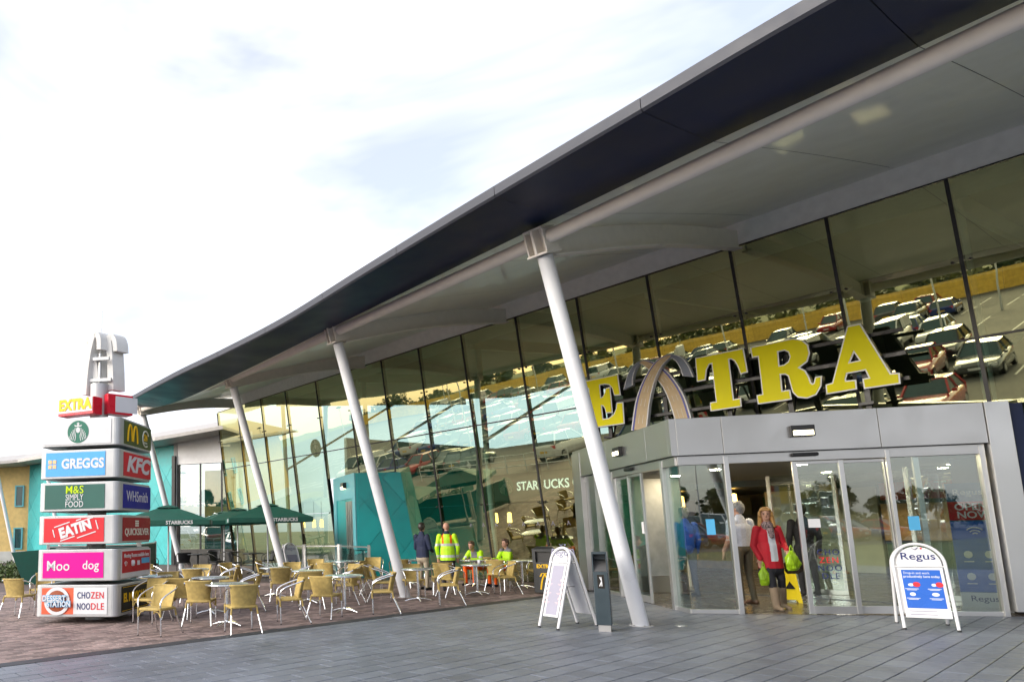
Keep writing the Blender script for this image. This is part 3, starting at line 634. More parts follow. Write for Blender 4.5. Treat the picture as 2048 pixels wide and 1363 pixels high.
RIB = [([(-2.366,3.5),(-2.214,4.105),(-2.017,4.516),(-1.753,4.848),(-1.532,4.969),(-1.348,4.975)], [(-2.011,3.5),(-1.909,4.016),(-1.749,4.484),(-1.581,4.755),(-1.449,4.869),(-1.389,4.908)], [(-1.348,4.975),(-1.157,4.872),(-1.035,4.66),(-.962,4.417)], [(-1.389,4.908),(-1.287,4.825),(-1.213,4.66),(-1.173,4.476)], -1.34, 0),
       ([(-1.117,3.5),(-1.211,4.002),(-1.34,4.34),(-1.514,4.637),(-1.685,4.824),(-1.865,4.955),(-2.017,5.01)], [(-1.45,3.5),(-1.542,3.964),(-1.64,4.301),(-1.77,4.535),(-1.888,4.712),(-2.01,4.873),(-2.121,4.959)], [(-2.017,5.01),(-2.222,4.965),(-2.402,4.775),(-2.54,4.443)], [(-2.121,4.959),(-2.188,4.89),(-2.271,4.749),(-2.321,4.502)], -1.22, 0)]
for l, r, o_, i_, y, _ in RIB:
    l, r, o_, i_ = smooth(l), smooth(r), smooth(o_, 12), smooth(i_, 12)
    a = ribbon(l, r, y, .1, M['swhite'], 'arch', SG); ribbon(*ins(l, r, .07, .93), y-.004, .003, M['road'], 'road_surface', a)
    ribbon(*ins(l, r, .09, .2), y-.0065, .002, M['blueedge'], 'blue_edge', a)
    for k in range(1, 15, 1):
        for s in (.42, .68):
            p, q = ins(l, r, s, s+.02); ribbon(p[k:k+2], q[k:k+2], y-.0062, .0015, C['cream'], 'lane_dash', a) if k % 2 else None
    b = ribbon(o_, i_, y+.012, .1, M['swhite'], 'arch_curl', SG); ribbon(*ins(o_, i_, .1, .9), y+.008, .003, M['roadgrey'], 'curl_face', b)
for z in (3.78, 4.2, 4.6): mb = MB(); mb.box(-3.3, -1.16, z-.03, 2.35, -1.1, z+.03); mb.build('sign_rail', M['black'], SG)
for x in (-3.0, -1.7, -.45, .6, 1.75):
    mb = MB(); mb.box(x-.04, -1.1, 3.2, x+.04, -1.04, 4.65); mb.box(x-.1, -1.2, 3.42, x+.1, -.98, 3.47); mb.tube([(x, -1.07, 3.3), (x, -.62, 4.2)], .02, 6); mb.build('sign_post', M['black'], SG)
# ------------------------------------------------------------------ totem
TO = thing('totem_sign', 'tall totem of six stacked illuminated brand boxes with white arch on top', 'totem sign', (-3.68, 12.98, 0), rad(-10))
mb = MB(); mb.tube([(0,0,-.02),(0,0,4.3)], .17, 20); mb.build('pole', M['totem'], TO)
def rrect(w, d, r, n=5):
    o = []
    for cx, cy, a0 in ((w/2-r, d/2-r, 0), (-w/2+r, d/2-r, 90), (-w/2+r, -d/2+r, 180), (w/2-r, -d/2+r, 270)):
        for i in range(n+1): a = rad(a0+90*i/n); o.append((cx+r*math.cos(a), cy+r*math.sin(a)))
    return o
def panel(par, face, x0, x1, z0, z1, m, t=.006, name='face_panel'):
    mb = MB()
    if face == 'f': mb.box(x0, -.752-t, z0, x1, -.752, z1)
    else: mb.box(.752, x0, z0, .752+t, x1, z1)
    return mb.build(name, m, par)
ROWS = [(3.06,3.53),(2.49,2.97),(1.92,2.40),(1.35,1.82),(.73,1.24),(.13,.64)]
boxes = []
names = ['coffee and burger brands','bakery and chicken brands','food and stationery brands','eat in stamp','moo dog','dessert and noodle brands']
for i, (z0, z1) in enumerate(ROWS):
    mb = MB(); pl = rrect(1.5, 1.5, .10); mb.prism(pl, z0-.012, z1+.012); b = mb.build('sign_box', M['totem'], TO, bevel=.012); boxes.append(b)
def tf(s, size, m, i, x, z, **k): return text(s, size, m, boxes[i], (x, -.7615, z), **k)
def ts(s, size, m, i, y, z, **k): return text(s, size, m, boxes[i], (.7615, y, z), rz=rad(90), **k)
mid = [(a+b)/2 for a, b in ROWS]
panel(boxes[0],'f',-.70,.60,3.085,3.505,C['white']); emblem(boxes[0], (-.02,-.759,3.30), .2)
panel(boxes[0],'s',-.56,.70,3.085,3.505,C['olive'])
mb = MB()
for s in (-1, 1):
    pts = [(.764, -.22+s*.13*abs(math.sin(math.pi*t)) if 0 else -.22+s*(.005+.235*t), 3.30+.17*math.sin(math.pi*t**.8) - (.15*t**3) - .02) for t in np.linspace(0, .95, 12)]
    pts = [(.764, -.2+s*(.02+.2*(1-math.cos(a))/2*1.0), 3.12+.33*math.sin(a)) for a in np.linspace(.12, math.pi*.98, 14)]
    mb.tube(pts, .02, 6)
mb.build('arches_mark', C['gold'], boxes[0])
mb = MB(); mb.tube([(.762, .42+.15*math.cos(a), 3.28+.15*math.sin(a)) for a in np.linspace(.5, 5.2, 22)], .014, 6); mb.build('round_arrow', C['cream'], boxes[0])
ts('24', .17, C['gold'], 0, .42, 3.30, bold=.006); ts('HOURS', .05, C['cream'], 0, .42, 3.2)
panel(boxes[1],'f',-.62,.50,2.52,2.94,C['blue']); tf('GREGGS', .235, C['white'], 1, .08, 2.73, bold=.009, fit=.80)
mb = MB()
for a in (0,1):
    for c in (0,1): mb.box(-.57+a*.085, -.764, 2.66+c*.085, -.505+a*.085, -.758, 2.725+c*.085)
mb.build('four_squares', C['tan'], boxes[1])
panel(boxes[1],'s',-.56,.70,2.52,2.94,C['red']); ts('KFC', .38, C['white'], 1, .07, 2.73, bold=.016, shear=.25, fit=1.1)
panel(boxes[2],'f',-.62,.50,1.95,2.37,C['slate']); tf('M&S', .19, C['lime'], 2, -.06, 2.275, bold=.001, fit=.33); tf('SIMPLY', .15, C['white'], 2, -.06, 2.145, fit=.33); tf('FOOD', .15, C['white'], 2, -.06, 2.025, fit=.33)
panel(boxes[2],'s',-.56,.70,1.95,2.37,C['navy']); ts('WHSmith', .27, C['white'], 2, .07, 2.16, fit=.98)
panel(boxes[3],'f',-.62,.50,1.38,1.79,C['red']); tf('EATIN', .24, C['white'], 3, -.03, 1.60, roll=17, bold=.013, fit=.60)
mb = MB()
def stamp(x, z, l, a):
    c, s = math.cos(rad(a)), math.sin(rad(a)); mb.obox((x, -.761, z), (c*l/2, 0, s*l/2), (0, .002, 0), (-s*.009, 0, c*.009))
stamp(-.28,1.68,.3,17); stamp(.18,1.76,.25,17); stamp(-.17,1.44,.28,17); stamp(.18,1.50,.36,17); stamp(-.43,1.53,.14,107); stamp(.37,1.67,.16,107); stamp(.03,1.76,.1,17)
mb.build('stamp_frame', C['white'], boxes[3])
panel(boxes[3],'s',-.56,.70,1.38,1.79,C['dred']); ts('QUICKSILVER', .17, C['cream'], 3, .07, 1.53, fit=1.1, bold=.003)
mb = MB()
for a in range(3):
    for c in range(3): mb.box(.7585, -.02+a*.055, 1.63+c*.04, .762, .025+a*.055, 1.66+c*.04)
mb.build('nine_marks', C['cream'], boxes[3])
panel(boxes[4],'f',-.62,.50,.77,1.20,C['pink']); tf('Moo', .24, C['white'], 4, -.33, .97, bold=.002, fit=.42); tf('dog', .21, C['white'], 4, .27, .98, bold=.002, fit=.30)
panel(boxes[4],'s',-.60,.72,.745,1.225,C['white']); mb = MB(); mb.box(.759, -.57, .83, .762, .69, 1.2); mb.build('face_panel', C['kred'], boxes[4])
text('Meeting Rooms available here', .098, C['white'], boxes[4], (.7645,.06,1.12), rz=rad(90), fit=1.12, bold=.001)
mb = MB(); mb.box(.763, .28, .96, .766, .66, 1.06); mb.build('blue_label', C['skyb'], boxes[4])
mb = MB()
for r_ in (.03,.06,.09): mb.tube([(.764, -.42+r_*math.sin(a), .93+r_*math.cos(a)) for a in np.linspace(-.8,.8,7)], .007, 4)
mb.lathe([(0,0),(.04,.01),(.05,.05),(.045,.1),(0,.11)], 8, (.76,-.13,.93)); mb.box(.763,.08,.94,.766,.2,1.02)
mb.build('service_icons', C['white'], boxes[4])
panel(boxes[5],'f',-.62,-.03,.165,.605,C['orange']); panel(boxes[5],'f',-.03,.58,.165,.605,C['white'])
mb = MB(); mb.lathe([(0,-.012),(.235,-.012),(.235,0),(0,0)], 28, smooth=False); o = mb.build('planet_ring', C['white'], boxes[5], (-.33,-.762,.385)); o.rotation_euler = (rad(-90),0,0)
mb = MB(); mb.lathe([(0,.02),(.08,.018),(.14,.012),(.185,.003),(.205,0),(.205,-.01)], 28); o = mb.build('planet', C['brown'], boxes[5], (-.33,-.770,.385)); o.rotation_euler = (rad(90),0,0)
for z, s, x in ((.43,'DESSERT',-.37),(.335,'STATION',-.28)):
    text(s, .125, C['skyb'], boxes[5], (x,-.797,z), bold=.011, fit=.44); text(s, .125, C['white'], boxes[5], (x,-.802,z), bold=.003, fit=.43)
for z, w in ((.475,('CHO','ZEN')),(.29,('NOO','DLE'))):
    for k, s in enumerate(w): text(s, .155, C['dnavy'] if k == 0 else C['rprint'], boxes[5], (.155+.25*k,-.7615,z), space=1.1, fit=.235, bold=.001)
panel(boxes[5],'s',-.56,.70,.165,.605,C['black']); ts('EL MEXICANA', .2, C['gold'], 5, .07, .40, bold=.009, fit=1.12)
mb = MB()
for z in (.185,.58): mb.box(.7585,-.53,z,.762,.67,z+.008)
mb.build('gold_frame', C['gold'], boxes[5])
# red boxes with EXTRA and the white arch on top
for s, nm in ((-1,'f'),(1,'s')):
    mb = MB()
    if s < 0: mb.obox((-.27,-.22,3.84), Vector((.40,-.10,0)), Vector((.03,.12,0)), (0,0,.16))
    else: mb.obox((.32,.10,3.90), Vector((.16,.20,0)), Vector((.10,-.08,0)), (0,0,.19))
    o = mb.build('red_sign_box', C['redbox'], TO, bevel=.008)
    if s < 0:
        mb = MB(); mb.obox((-.30,-.345,3.86), Vector((.38,-.095,0)), Vector((.002,.006,0)), (0,0,.13)); mb.build('face_panel', C['white'], o)
        text('EXTRA', .27, C['gold'], o, (-.31,-.358,3.865), rz=math.atan2(-.1,.4), bold=.014, xs=.9)
    else:
        mb = MB(); mb.obox((.49,.12,3.9), Vector((.14,.18,0)), Vector((.012,-.01,0)), (0,0,.15)); mb.build('face_panel', C['white'], o)
AW = mat('arch_white', (.66,.65,.62), .4, var=.04)
def arch3(pts, ex, w=.052):
    """one white ribbon of the emblem: the leg rises and curls over; ex is its depth"""
    pts = smooth(pts, 22); ex = Vector(ex); rg = []
    for i, (a, y, z) in enumerate(pts):
        p0 = pts[max(i-1,0)]; p1 = pts[min(i+1,len(pts)-1)]; t = Vector((p1[0]-p0[0], 0, p1[2]-p0[2])).normalized(); nn = Vector((-t.z, 0, t.x)); k = w*(1.15-.35*i/21); c = Vector((a, y, z))
        rg.append([c-nn*k, c+nn*k, c+nn*k+ex, c-nn*k+ex])
    mb = MB(); mb.loft(rg, smooth=False); mb.build('arch', AW, TO, bevel=.006)
arch3([(-.28,-.1,4.10),(-.255,-.1,4.48),(-.205,-.1,4.88),(-.13,-.1,5.20),(-.06,-.1,5.27),(.0,-.1,5.18),(.015,-.1,4.96)], (.16,.26,0))
arch3([(-.06,-.02,4.20),(-.10,-.02,4.62),(-.165,-.02,4.96),(-.235,-.02,5.14),(-.295,-.02,5.06),(-.345,-.02,4.74)], (.16,.22,0))
arch3([(.21,.02,4.19),(.195,.02,4.62),(.165,.02,5.02),(.15,.02,5.2),(.21,.02,5.24),(.27,.02,5.12),(.29,.02,4.94)], (.13,.24,0))
mb = MB(); mb.tube([(0,0,4.2),(0,0,4.9)], .03, 8); mb.tube([(0,0,4.9),(.02,0,5.75)], .008, 6); mb.build('mast', M['steel'], TO)
mb = MB(); mb.box(-.2,-.06,4.35,.25,0,4.41); mb.box(-.1,-.1,4.75,.22,-.05,4.81); mb.build('arch_stay', M['totem'], TO)

# ------------------------------------------------------------------ left wing and yellow building
WG = thing('teal_wing', 'lower teal clad side wing with white fascia and dark glazed corner', 'building')
p0, p1, p2 = Vector((-16.0,42.0,0)), Vector((-5.93,34.0,0)), Vector((-2.6,32.9,0))
u1 = (p1-p0).normalized(); n1 = Vector((u1.y,-u1.x,0)); L1 = (p1-p0).length
if n1.y > 0: n1 = -n1
mb = MB(); fb(mb, p0, u1, n1, 0, L1, 0, 5.75, -.3, 0); tw = mb.build('wing_wall', M['tealwall'], WG)
clad(tw, p0+n1*.002, u1, n1, L1, 5.7, M['tealwall'], 1.6, 2.0, (.3,.2))
u2 = (p2-p1).normalized(); n2 = Vector((u2.y,-u2.x,0)); L2 = (p2-p1).length
mb = MB(); fb(mb, p1, u2, n2, .1, L2+.5, 4.78, 6.2, -.3, 0); mb.build('white_fascia', M['swhite'], WG)
mb = MB(); fb(mb, p1, u2, n2, .0, .18, 0, 5.9, -.3, .03); mb.build('corner_post', M['concrete'], WG)
mb = MB(); fb(mb, p1, u2, n2, -.05, .12, 0, 5.2, .03, .15); mb.build('rain_pipe', M['black'], WG)
for i in range(3):
    for z0, z1 in ((.75,2.85),(2.9,4.74)):
        mb = MB(); fb(mb, p1, u2, n2, .28+i*1.12, .28+i*1.12+1.06, z0, z1, -.12, -.1); mb.build('pane', M['cglass'], WG)
    mb = MB(); fb(mb, p1, u2, n2, .22+i*1.12, .28+i*1.12, .7, 4.78, -.16, -.06); mb.build('mullion', M['black'], WG)
mb = MB(); fb(mb, p1, u2, n2, .2, 3.6, 0, .72, -.2, -.02); mb.build('sill_wall', M['darkunit'], WG)
mb = MB(); fb(mb, p1, u2, n2, .2, 1.9, 0, 4.7, -3.2, -3.0); mb.build('room_wall', M['tealwall'], WG)
for k in range(4):
    q = p1 + u2*(.7+.75*k) - n2*1.2 + Vector((0,0,1.95)); mb = MB(); mb.lathe([(.02,.34),(.08,.32),(.1,.02),(0,0)], 12, q); o = mb.build('pendant_lamp', M['lamp'], WG)
mb = MB(); ro = [(-22,41.0,5.35),(-16.2,40.6,5.75),(-11,36.6,5.85),(-6.6,32.6,5.8),(-2.7,31.7,6.25)]
mb.loft([[Vector(p) for p in ro], [Vector(p)+Vector((0,0,.16)) for p in ro], [Vector(p)+Vector((-.1,2.2,.75)) for p in ro], [Vector(p)+Vector((3,12,1.4)) for p in ro]], closed=False, cap=False, smooth=False)
mb.loft([[Vector(p) for p in ro], [Vector(p)+Vector((.4,3.0,-.1)) for p in ro]], closed=False, cap=False, smooth=False); mb.build('wing_roof', M['wingroof'], WG)
YB = thing('yellow_building', 'yellow walled two storey building with teal framed windows behind the totem', 'building')
mb = MB(); mb.box(-34, 42.0, .62, -15.95, 50, 5.75); mb.build('yellow_wall', M['yellow_wall'], YB)
mb = MB(); mb.box(-34, 41.95, -.05, -15.9, 42.3, .62); mb.build('plinth', M['concrete'], YB)
for x in (-16.8, -18.6, -20.4, -22.2, -24):
    for z0, z1 in ((.72,2.0),(3.22,4.5)):
        mb = MB(); mb.box(x-.03, 41.93, z0, x+.52, 41.99, z0+.08); mb.box(x-.03, 41.93, z1-.08, x+.52, 41.99, z1); mb.box(x-.03, 41.93, z0+.08, x+.06, 41.99, z1-.08); mb.box(x+.43, 41.93, z0+.08, x+.52, 41.99, z1-.08); o = mb.build('window', M['teal_lt'], YB)
        mb = MB(); mb.box(x+.06, 41.96, z0+.08, x+.43, 41.985, z1-.08); mb.build('pane', M['dglass'], o)
mb = MB(); mb.tube([(-17.55,40.9,5.4),(-16.5,41.6,0)], .11, 12); mb.build('leaning_column', M['white'], YB)
mb = MB(); mb.tube([(-13.9,38.6,5.6),(-12.9,39.2,0)], .11, 12); mb.build('leaning_column', M['white'], WG)
mb = MB(); mb.loft([[(-36,40.8,5.4),(-16.1,40.8,5.74)],[(-36,40.8,5.55),(-16.1,40.8,5.9)],[(-36,52,6.6),(-16,52,6.8)]], closed=False, cap=False, smooth=False); mb.add([(-36,40.8,5.4),(-16.1,40.8,5.74),(-16.1,42.2,5.6),(-36,42.2,5.3)],[(0,1,2,3)]); mb.build('yellow_roof', M['wingroof'], YB)

# ------------------------------------------------------------------ furniture
def chair_proto(name, label, wick, metal, black=False):
    t = thing(name, label, 'chair')
    mb = MB(); rg = []
    for j in range(7):                     # curved backrest, woven
        z = .40+.36*j/6; y = .205+.085*(j/6)**1.3; hw = .205+.045*j/6
        ring = [(hw*math.sin(a)*1.0, y-.075*(1-math.cos(a*1.15)), z) for a in np.linspace(-1.35, 1.35, 13)]
        ring += [(x*.965, yy-.022, z) for x, yy, z in ring[::-1]]; rg.append(ring)
    mb.loft(rg); mb.tube([(x, y+.0-.011, z) for x, y, z in [( .25*math.sin(a), .29-.075*(1-math.cos(a*1.15)), .765) for a in np.linspace(-1.35,1.35,13)]], .018, 7)
    mb.build('backrest', wick, t)
    mb = MB(); rg = [[(x*s, y*s, z) for x, y in rrect(.47,.43,.07,3)] for s, z in ((.96,.398),(1,.405),(1,.43),(.95,.44))]; mb.loft(rg); mb.build('seat', wick, t)
    for s in (-1, 1):
        mb = MB(); mb.tube([(s*.232,-.19,.0),(s*.23,-.195,.30)], .013, 8); mb.build('leg', metal, t)
        mb = MB(); mb.tube([(s*.228,-.195,.30),(s*.228,-.2,.45)], .016, 7); mb.tube([(s*.215,-.19,.32),(s*.18,-.195,.375),(s*.11,-.2,.392)], .009, 6); mb.build('leg_wrap', wick, t)
        mb = MB(); mb.tube([(s*.262,.345,.0),(s*.225,.21,.30)], .013, 8); mb.build('leg', metal, t)
        mb = MB(); mb.tube([(s*.225,.21,.30),(s*.21,.195,.42)], .016, 7); mb.build('leg_wrap', wick, t)
        mb = MB(); mb.tube(smooth([(s*.228,-.2,.45),(s*.235,-.19,.55),(s*.262,-.12,.625),(s*.275,.03,.68),(s*.27,.17,.725),(s*.235,.235,.745)], 14) if 0 else [tuple(Vector(p)) for p in [(s*.228,-.2,.45),(s*.232,-.2,.52),(s*.245,-.175,.585),(s*.262,-.1,.635),(s*.272,.02,.68),(s*.268,.13,.715),(s*.245,.22,.742)]], .0135, 8); mb.build('armrest', metal, t)
        for fx, fy in ((.232,-.19),(.262,.345)): mb = MB(); mb.tube([(s*fx,fy,-.001),(s*fx,fy,.015)], .016, 8); mb.build('foot_cap', M['rubber'], t)
    return t
SC = .92
CH = [ # x, y, facing (dx,dy), label tail
(-2.13,10.81,-.5,-.86,'nearest the viewer, pulled out in front of the totem'),
(-2.55,12.30,-.5,-.86,'right beside the totem, in front of its lowest box'),
(-1.62,11.90,.1,1,'with its back to the viewer left of the nearest table'),
(-2.08,12.75,.3,1,'with its back to the viewer, second in from the totem'),
(-.87,10.90,-.35,.9,'at the near side of the nearest table, rear facing the viewer'),
(-.15,11.90,-1,-.15,'facing left at the right of the nearest table'),
(.23,13.95,-.05,1,'seen from behind in the middle of the terrace'),
(.48,12.45,.55,.85,'with white scuffs on its back beside the kerb line'),
(1.52,12.95,-1,.1,'facing left at the kerb, centre of the terrace'),
(2.95,14.10,-1,.15,'nearest the kerb in front of the men in jackets'),
(4.62,16.0,-1,-.1,'facing left at the table with the white cup'),
(3.38,15.62,1,.25,'narrow side view left of the table with the white cup'),
(2.5,15.55,.05,-1,'facing the viewer behind the table under the dark jacketed man'),
(1.78,15.1,1,-.1,'facing right beside the second leaning column'),
(1.75,16.5,1,-.25,'close behind the foot of the second leaning column'),
(1.45,18.0,-.9,.4,'in front of the teal doorway, turned left'),
(.75,17.5,.5,.85,'seen from behind in front of the teal doorway'),
(2.1,19.6,0,-1,'far back against the teal cladding'),
(6.05,18.0,-1,-.2,'beside the dark waste bin'),
(4.75,16.95,.6,.8,'in front of the seated man in grey hood'),
(3.3,16.35,.15,1,'in front of the standing man in yellow jacket'),
(-1.2,16.75,1,0,'turned right, left of the middle back table'),
(-.85,18.9,1,-.3,'far back near the third leaning column'),
(-.38,15.55,-.1,1,'seen from behind at the middle back table'),
(.1,16.4,-1,.1,'right of the middle back table, turned left'),
(.5,19.2,0,-1,'far back before the glass barrier'),
(-1.6,16.4,-1,0,'at the far left table, turned left'),
(-2.35,17.3,0,-1,'behind the far left table, facing the viewer'),
(-3.15,16.4,1,0,'left of the far left table, turned right'),
(-2.3,15.7,0,1,'in front of the far left table, seen from behind'),
(-.95,13.75,-1,-.15,'right of the second table behind the nearest one'),
(-2.55,14.35,.4,-.9,'behind the totem pole, half hidden'),
(-5.28,13.55,.3,1,'alone at the left edge of the picture, seen from behind'),
(-5.35,15.0,.1,-1,'facing it at the left edge of the picture'),
(-.1,17.6,.2,-1,'behind the middle back table, facing the viewer'),
(1.15,16.2,-.8,-.6,'turned to the left, between the central table and the teal doorway'),
(-1.7,18.1,.7,-.7,'at the back, near the parasol seating'),
(1.0,14.6,-.9,.3,'turned left, right of the table behind the central one'),
(-3.7,18.0,.8,-.5,'far back on the left, half hidden by the totem'),
(2.6,18.3,.1,1,'with its back to the viewer before the teal cladding')]
proto = chair_proto('wicker_chair', 'tan wicker chair', M['wicker'], M['alu']); proto['group'] = 'tan wicker terrace chairs'
for i, (x, y, dx, dy, lab) in enumerate(CH):
    rz = math.atan2(dy, dx) + math.pi/2 + random.uniform(-.08,.08); lb = 'tan wicker armchair ' + lab
    if i == 0: proto.location = (x,y,0); proto.rotation_euler = (0,0,rz); proto.scale = (SC,)*3; proto['label'] = lb
    else: copy_tree(proto, (x,y,0), rz, lb, scale=SC)
def table_proto(name, label, top, metal):
    t = thing(name, label, 'table')
    mb = MB(); mb.lathe([(0,.695),(.365,.695),(.38,.70),(.385,.715),(.38,.728),(.37,.731),(.355,.726),(0,.726)], 36); mb.build('table_top', top, t)
    mb = MB(); mb.tube([(0,0,.06),(0,0,.69)], .033, 14); mb.lathe([(.033,.05),(.055,.06),(.05,.09),(.033,.11)], 14); mb.build('pole', metal, t)
    for k in range(4):
        a = rad(45+90*k); mb = MB(); mb.tube([(.03*math.cos(a),.03*math.sin(a),.075),(.16*math.cos(a),.16*math.sin(a),.06),(.3*math.cos(a),.3*math.sin(a),.022)], [.022,.02,.014], 8); mb.build('foot', metal, t)
    return t
TA = [(-1.16,11.61,'nearest the viewer'),(-1.64,13.33,'second from the totem, behind the nearest one'),(.85,13.14,'in the centre of the terrace by the kerb'),(2.48,14.81,'in front of the man in dark jacket'),(3.99,15.95,'with a white cup on it'),(5.45,17.35,'beside the waste bin'),(.21,14.95,'behind the central one'),(-.54,16.44,'in the middle back row'),(-2.4,16.5,'far left in the back row'),(1.27,19.0,'in front of the teal doorway'),(4.5,18.2,'between the two seated men in yellow'),(3.0,19.0,'against the teal cladding'),(-2.85,14.2,'right behind the totem')]
tp = table_proto('round_table', 'x', M['table'], M['alu']); tp['group'] = 'round aluminium terrace tables'
for i, (x, y, lab) in enumerate(TA):
    lb = 'round aluminium pedestal table ' + lab; rz = random.uniform(0, 1.5)
    if i == 0: tp.location = (x,y,0); tp.rotation_euler = (0,0,rz); tp.scale = (SC,)*3; tp['label'] = lb
    else: copy_tree(tp, (x,y,0), rz, lb, scale=SC)
mb = MB(); mb.lathe([(0,0),(.032,0),(.042,.1),(.038,.1),(.03,.01),(0,.01)], 16); mb.tube([(.04,0,.08),(.065,0,.07),(.065,0,.035),(.037,0,.02)], .006, 6)
o = mb.build('cup', C['white'], None, (4.05,15.9,.672)); tag(o, 'white cup with handle on the terrace table', 'cup')
# black furniture beneath the parasols
bc = chair_proto('black_chair', 'x', mat('black_weave', (.012,.013,.015), .6, var=.2), M['black']); bc['group'] = 'black chairs under the parasols'
BCH = [(-2.2,25.2,1,.1,'closest to the third leaning column'),(-3.0,26.4,.8,-.5,'second along under the parasols'),(-4.2,26.2,-.3,1,'in the middle of the parasol seating'),(-5.2,25.3,1,0,'left of the parasol seating'),(-1.1,26.6,-1,-.3,'right end of the parasol seating'),(-3.4,29,0,-1,'at the back of the parasol seating')]
for i, (x, y, dx, dy, lab) in enumerate(BCH):
    rz = math.atan2(dy, dx)+math.pi/2; lb = 'black woven chair ' + lab
    if i == 0: bc.location = (x,y,0); bc.rotation_euler = (0,0,rz); bc['label'] = lb
    else: copy_tree(bc, (x,y,0), rz, lb)
bt = table_proto('black_table', 'x', M['black'], M['black']); bt['group'] = 'black tables under the parasols'
for i, (x, y, lab) in enumerate([(-1.6,25.6,'nearest the column'),(-3.6,25.7,'in the middle'),(-2.6,28.2,'at the back')]):
    lb = 'dark round table under the green parasols ' + lab
    if i == 0: bt.location = (x,y,0); bt['label'] = lb
    else: copy_tree(bt, (x,y,0), 0, lb)
# parasols
def parasol_proto():
    t = thing('parasol', 'x', 'parasol', group='dark green parasols'); h = 1.36
    mb = MB(); mb.tube([(0,0,.0),(0,0,2.42)], .026, 12); mb.build('pole', M['white'], t)
    mb = MB(); mb.lathe([(0,0),(.3,0),(.32,.03),(.3,.06),(.06,.08),(.04,.3),(0,.3)], 20); mb.build('base', M['concrete'], t)
    mb = MB(); sq = [(h*c, h*s) for c, s in ((1,1),(-1,1),(-1,-1),(1,-1))]; ring = []
    def rg(k, z, sag=0): return [(sq[i][0]*k*(1-f)+sq[(i+1)%4][0]*k*f, sq[i][1]*k*(1-f)+sq[(i+1)%4][1]*k*f, z-sag*math.sin(math.pi*f)) for i in range(4) for f in (0,.25,.5,.75)]
    mb.loft([rg(1,1.78,-.0), rg(1,1.93,-.0), rg(.6,2.15,.02), rg(.22,2.33,.01)], cap=False, smooth=False); mb.build('canopy', M['green_dk'], t)
    mb = MB(); mb.loft([rg(.27,2.345), rg(.12,2.41), rg(.01,2.44)], cap=False, smooth=False); mb.build('vent_cap', M['green_dk'], t)
    for x, y in sq: mb = MB(); mb.tube([(x*.04,y*.04,2.33),(x*.97,y*.97,1.925)], .012, 6); mb.build('rib', M['white'], t)
    for k in range(4):
        a = math.pi/2*k; text('STARBUCKS', .15, C['white'], t, (h*1.002*math.sin(a)+.45*math.cos(a), -h*1.002*math.cos(a)+.45*math.sin(a), 1.855), rz=a, bold=.004, ext=.001)
    return t
pp = parasol_proto()
for i, (x, y, a, sc, lab) in enumerate([(-1.0,24.0,8,1.0,'closest to the glass, crossed by the third column'),(-2.35,28.0,12,1.0,'middle one of the three on the right'),(-3.3,32,15,1.0,'farthest back before the glazed corner'),(-4.0,22.0,5,.97,'partly hidden behind the totem')]):
    lb = 'dark green square parasol with white lettering, ' + lab
    if i == 0: pp.location = (x,y,0); pp.rotation_euler = (0,0,rad(a)); pp['label'] = lb
    else: copy_tree(pp, (x,y,0), rad(a), lb, scale=sc)
# barrier screens
def barrier(label, p, q, h=.95, cloth=None, group=None):
    p, q = Vector((*p,0)), Vector((*q,0)); t = thing('barrier_screen', label, 'barrier', p, math.atan2(q.y-p.y, q.x-p.x), group); l = (q-p).length
    for x in (0, l): mb = MB(); mb.box(x-.04,-.03,0,x+.04,.03,h+.08); mb.build('post', M['steel_lt'], t)
    if cloth: mb = MB(); mb.box(.04,-.008,.08,l-.04,.008,h); mb.build('screen', cloth, t)
    else: mb = MB(); mb.box(.04,-.006,.1,l-.04,.006,h-.05); mb.build('pane', M['cglass'], t)
    mb = MB(); mb.box(.04,-.015,h,l-.04,.015,h+.04); mb.build('top_rail', M['steel_lt'], t); return t
barrier('low glass barrier left of the teal doorway', (.25,23.9), (1.35,23.2)); barrier('low glass barrier in front of the teal doorway', (1.4,23.15), (2.1,20.9))
barrier('low steel post barrier at the parasol seating', (-.5,25.0), (.2,23.95))
barrier('dark green cloth barrier behind the totem', (-7.2,20.5), (-4.9,21.8), 1.15, M['green_dk']); barrier('dark green cloth barrier running back beside the teal wing', (-4.85,21.9), (-5.1,25.5), 1.15, M['green_dk'])
t = thing('planter_screen', 'tapering dark green cloth screen left of the totem', 'screen', (-8.2,22.3,0), rad(12))
mb = MB(); mb.add([(-.75,0,1.0),(.8,0,1.1),(.75,.02,0),(-.35,.02,0),(-.75,.05,1.0),(.8,.05,1.1),(.75,.07,0),(-.35,.07,0)], [(0,1,2,3),(7,6,5,4),(0,4,5,1),(3,2,6,7),(0,3,7,4),(1,5,6,2)]); mb.build('screen_cloth', M['green_dk'], t)
mb = MB(); mb.tube([(-.3,.035,0),(-.72,.035,1.0)], .02, 6); mb.tube([(.75,.035,0),(.78,.035,1.1)], .02, 6); mb.build('screen_frame', M['black'], t)
t = thing('menu_card', 'white menu card on a stand behind the totem', 'menu', (-6.1,19.0,0), rad(10))
mb = MB(); mb.obox((0,0,.85), (.35,0,0), (0,.01,.002), (0,-.04,.3)); mb.build('card', C['white'], t); mb = MB(); mb.tube([(0,.02,0),(0,.02,.6)], .02, 8); mb.lathe([(0,0),(.2,0),(.2,.02),(0,.02)], 14); mb.build('stand', M['black'], t)
for k in range(5): mb = MB(); mb.box(-.2,-.075+.022*k,.98-.08*k,.2,-.07+.022*k,1.0-.08*k); mb.build('print_line', C['pgrey'], t)
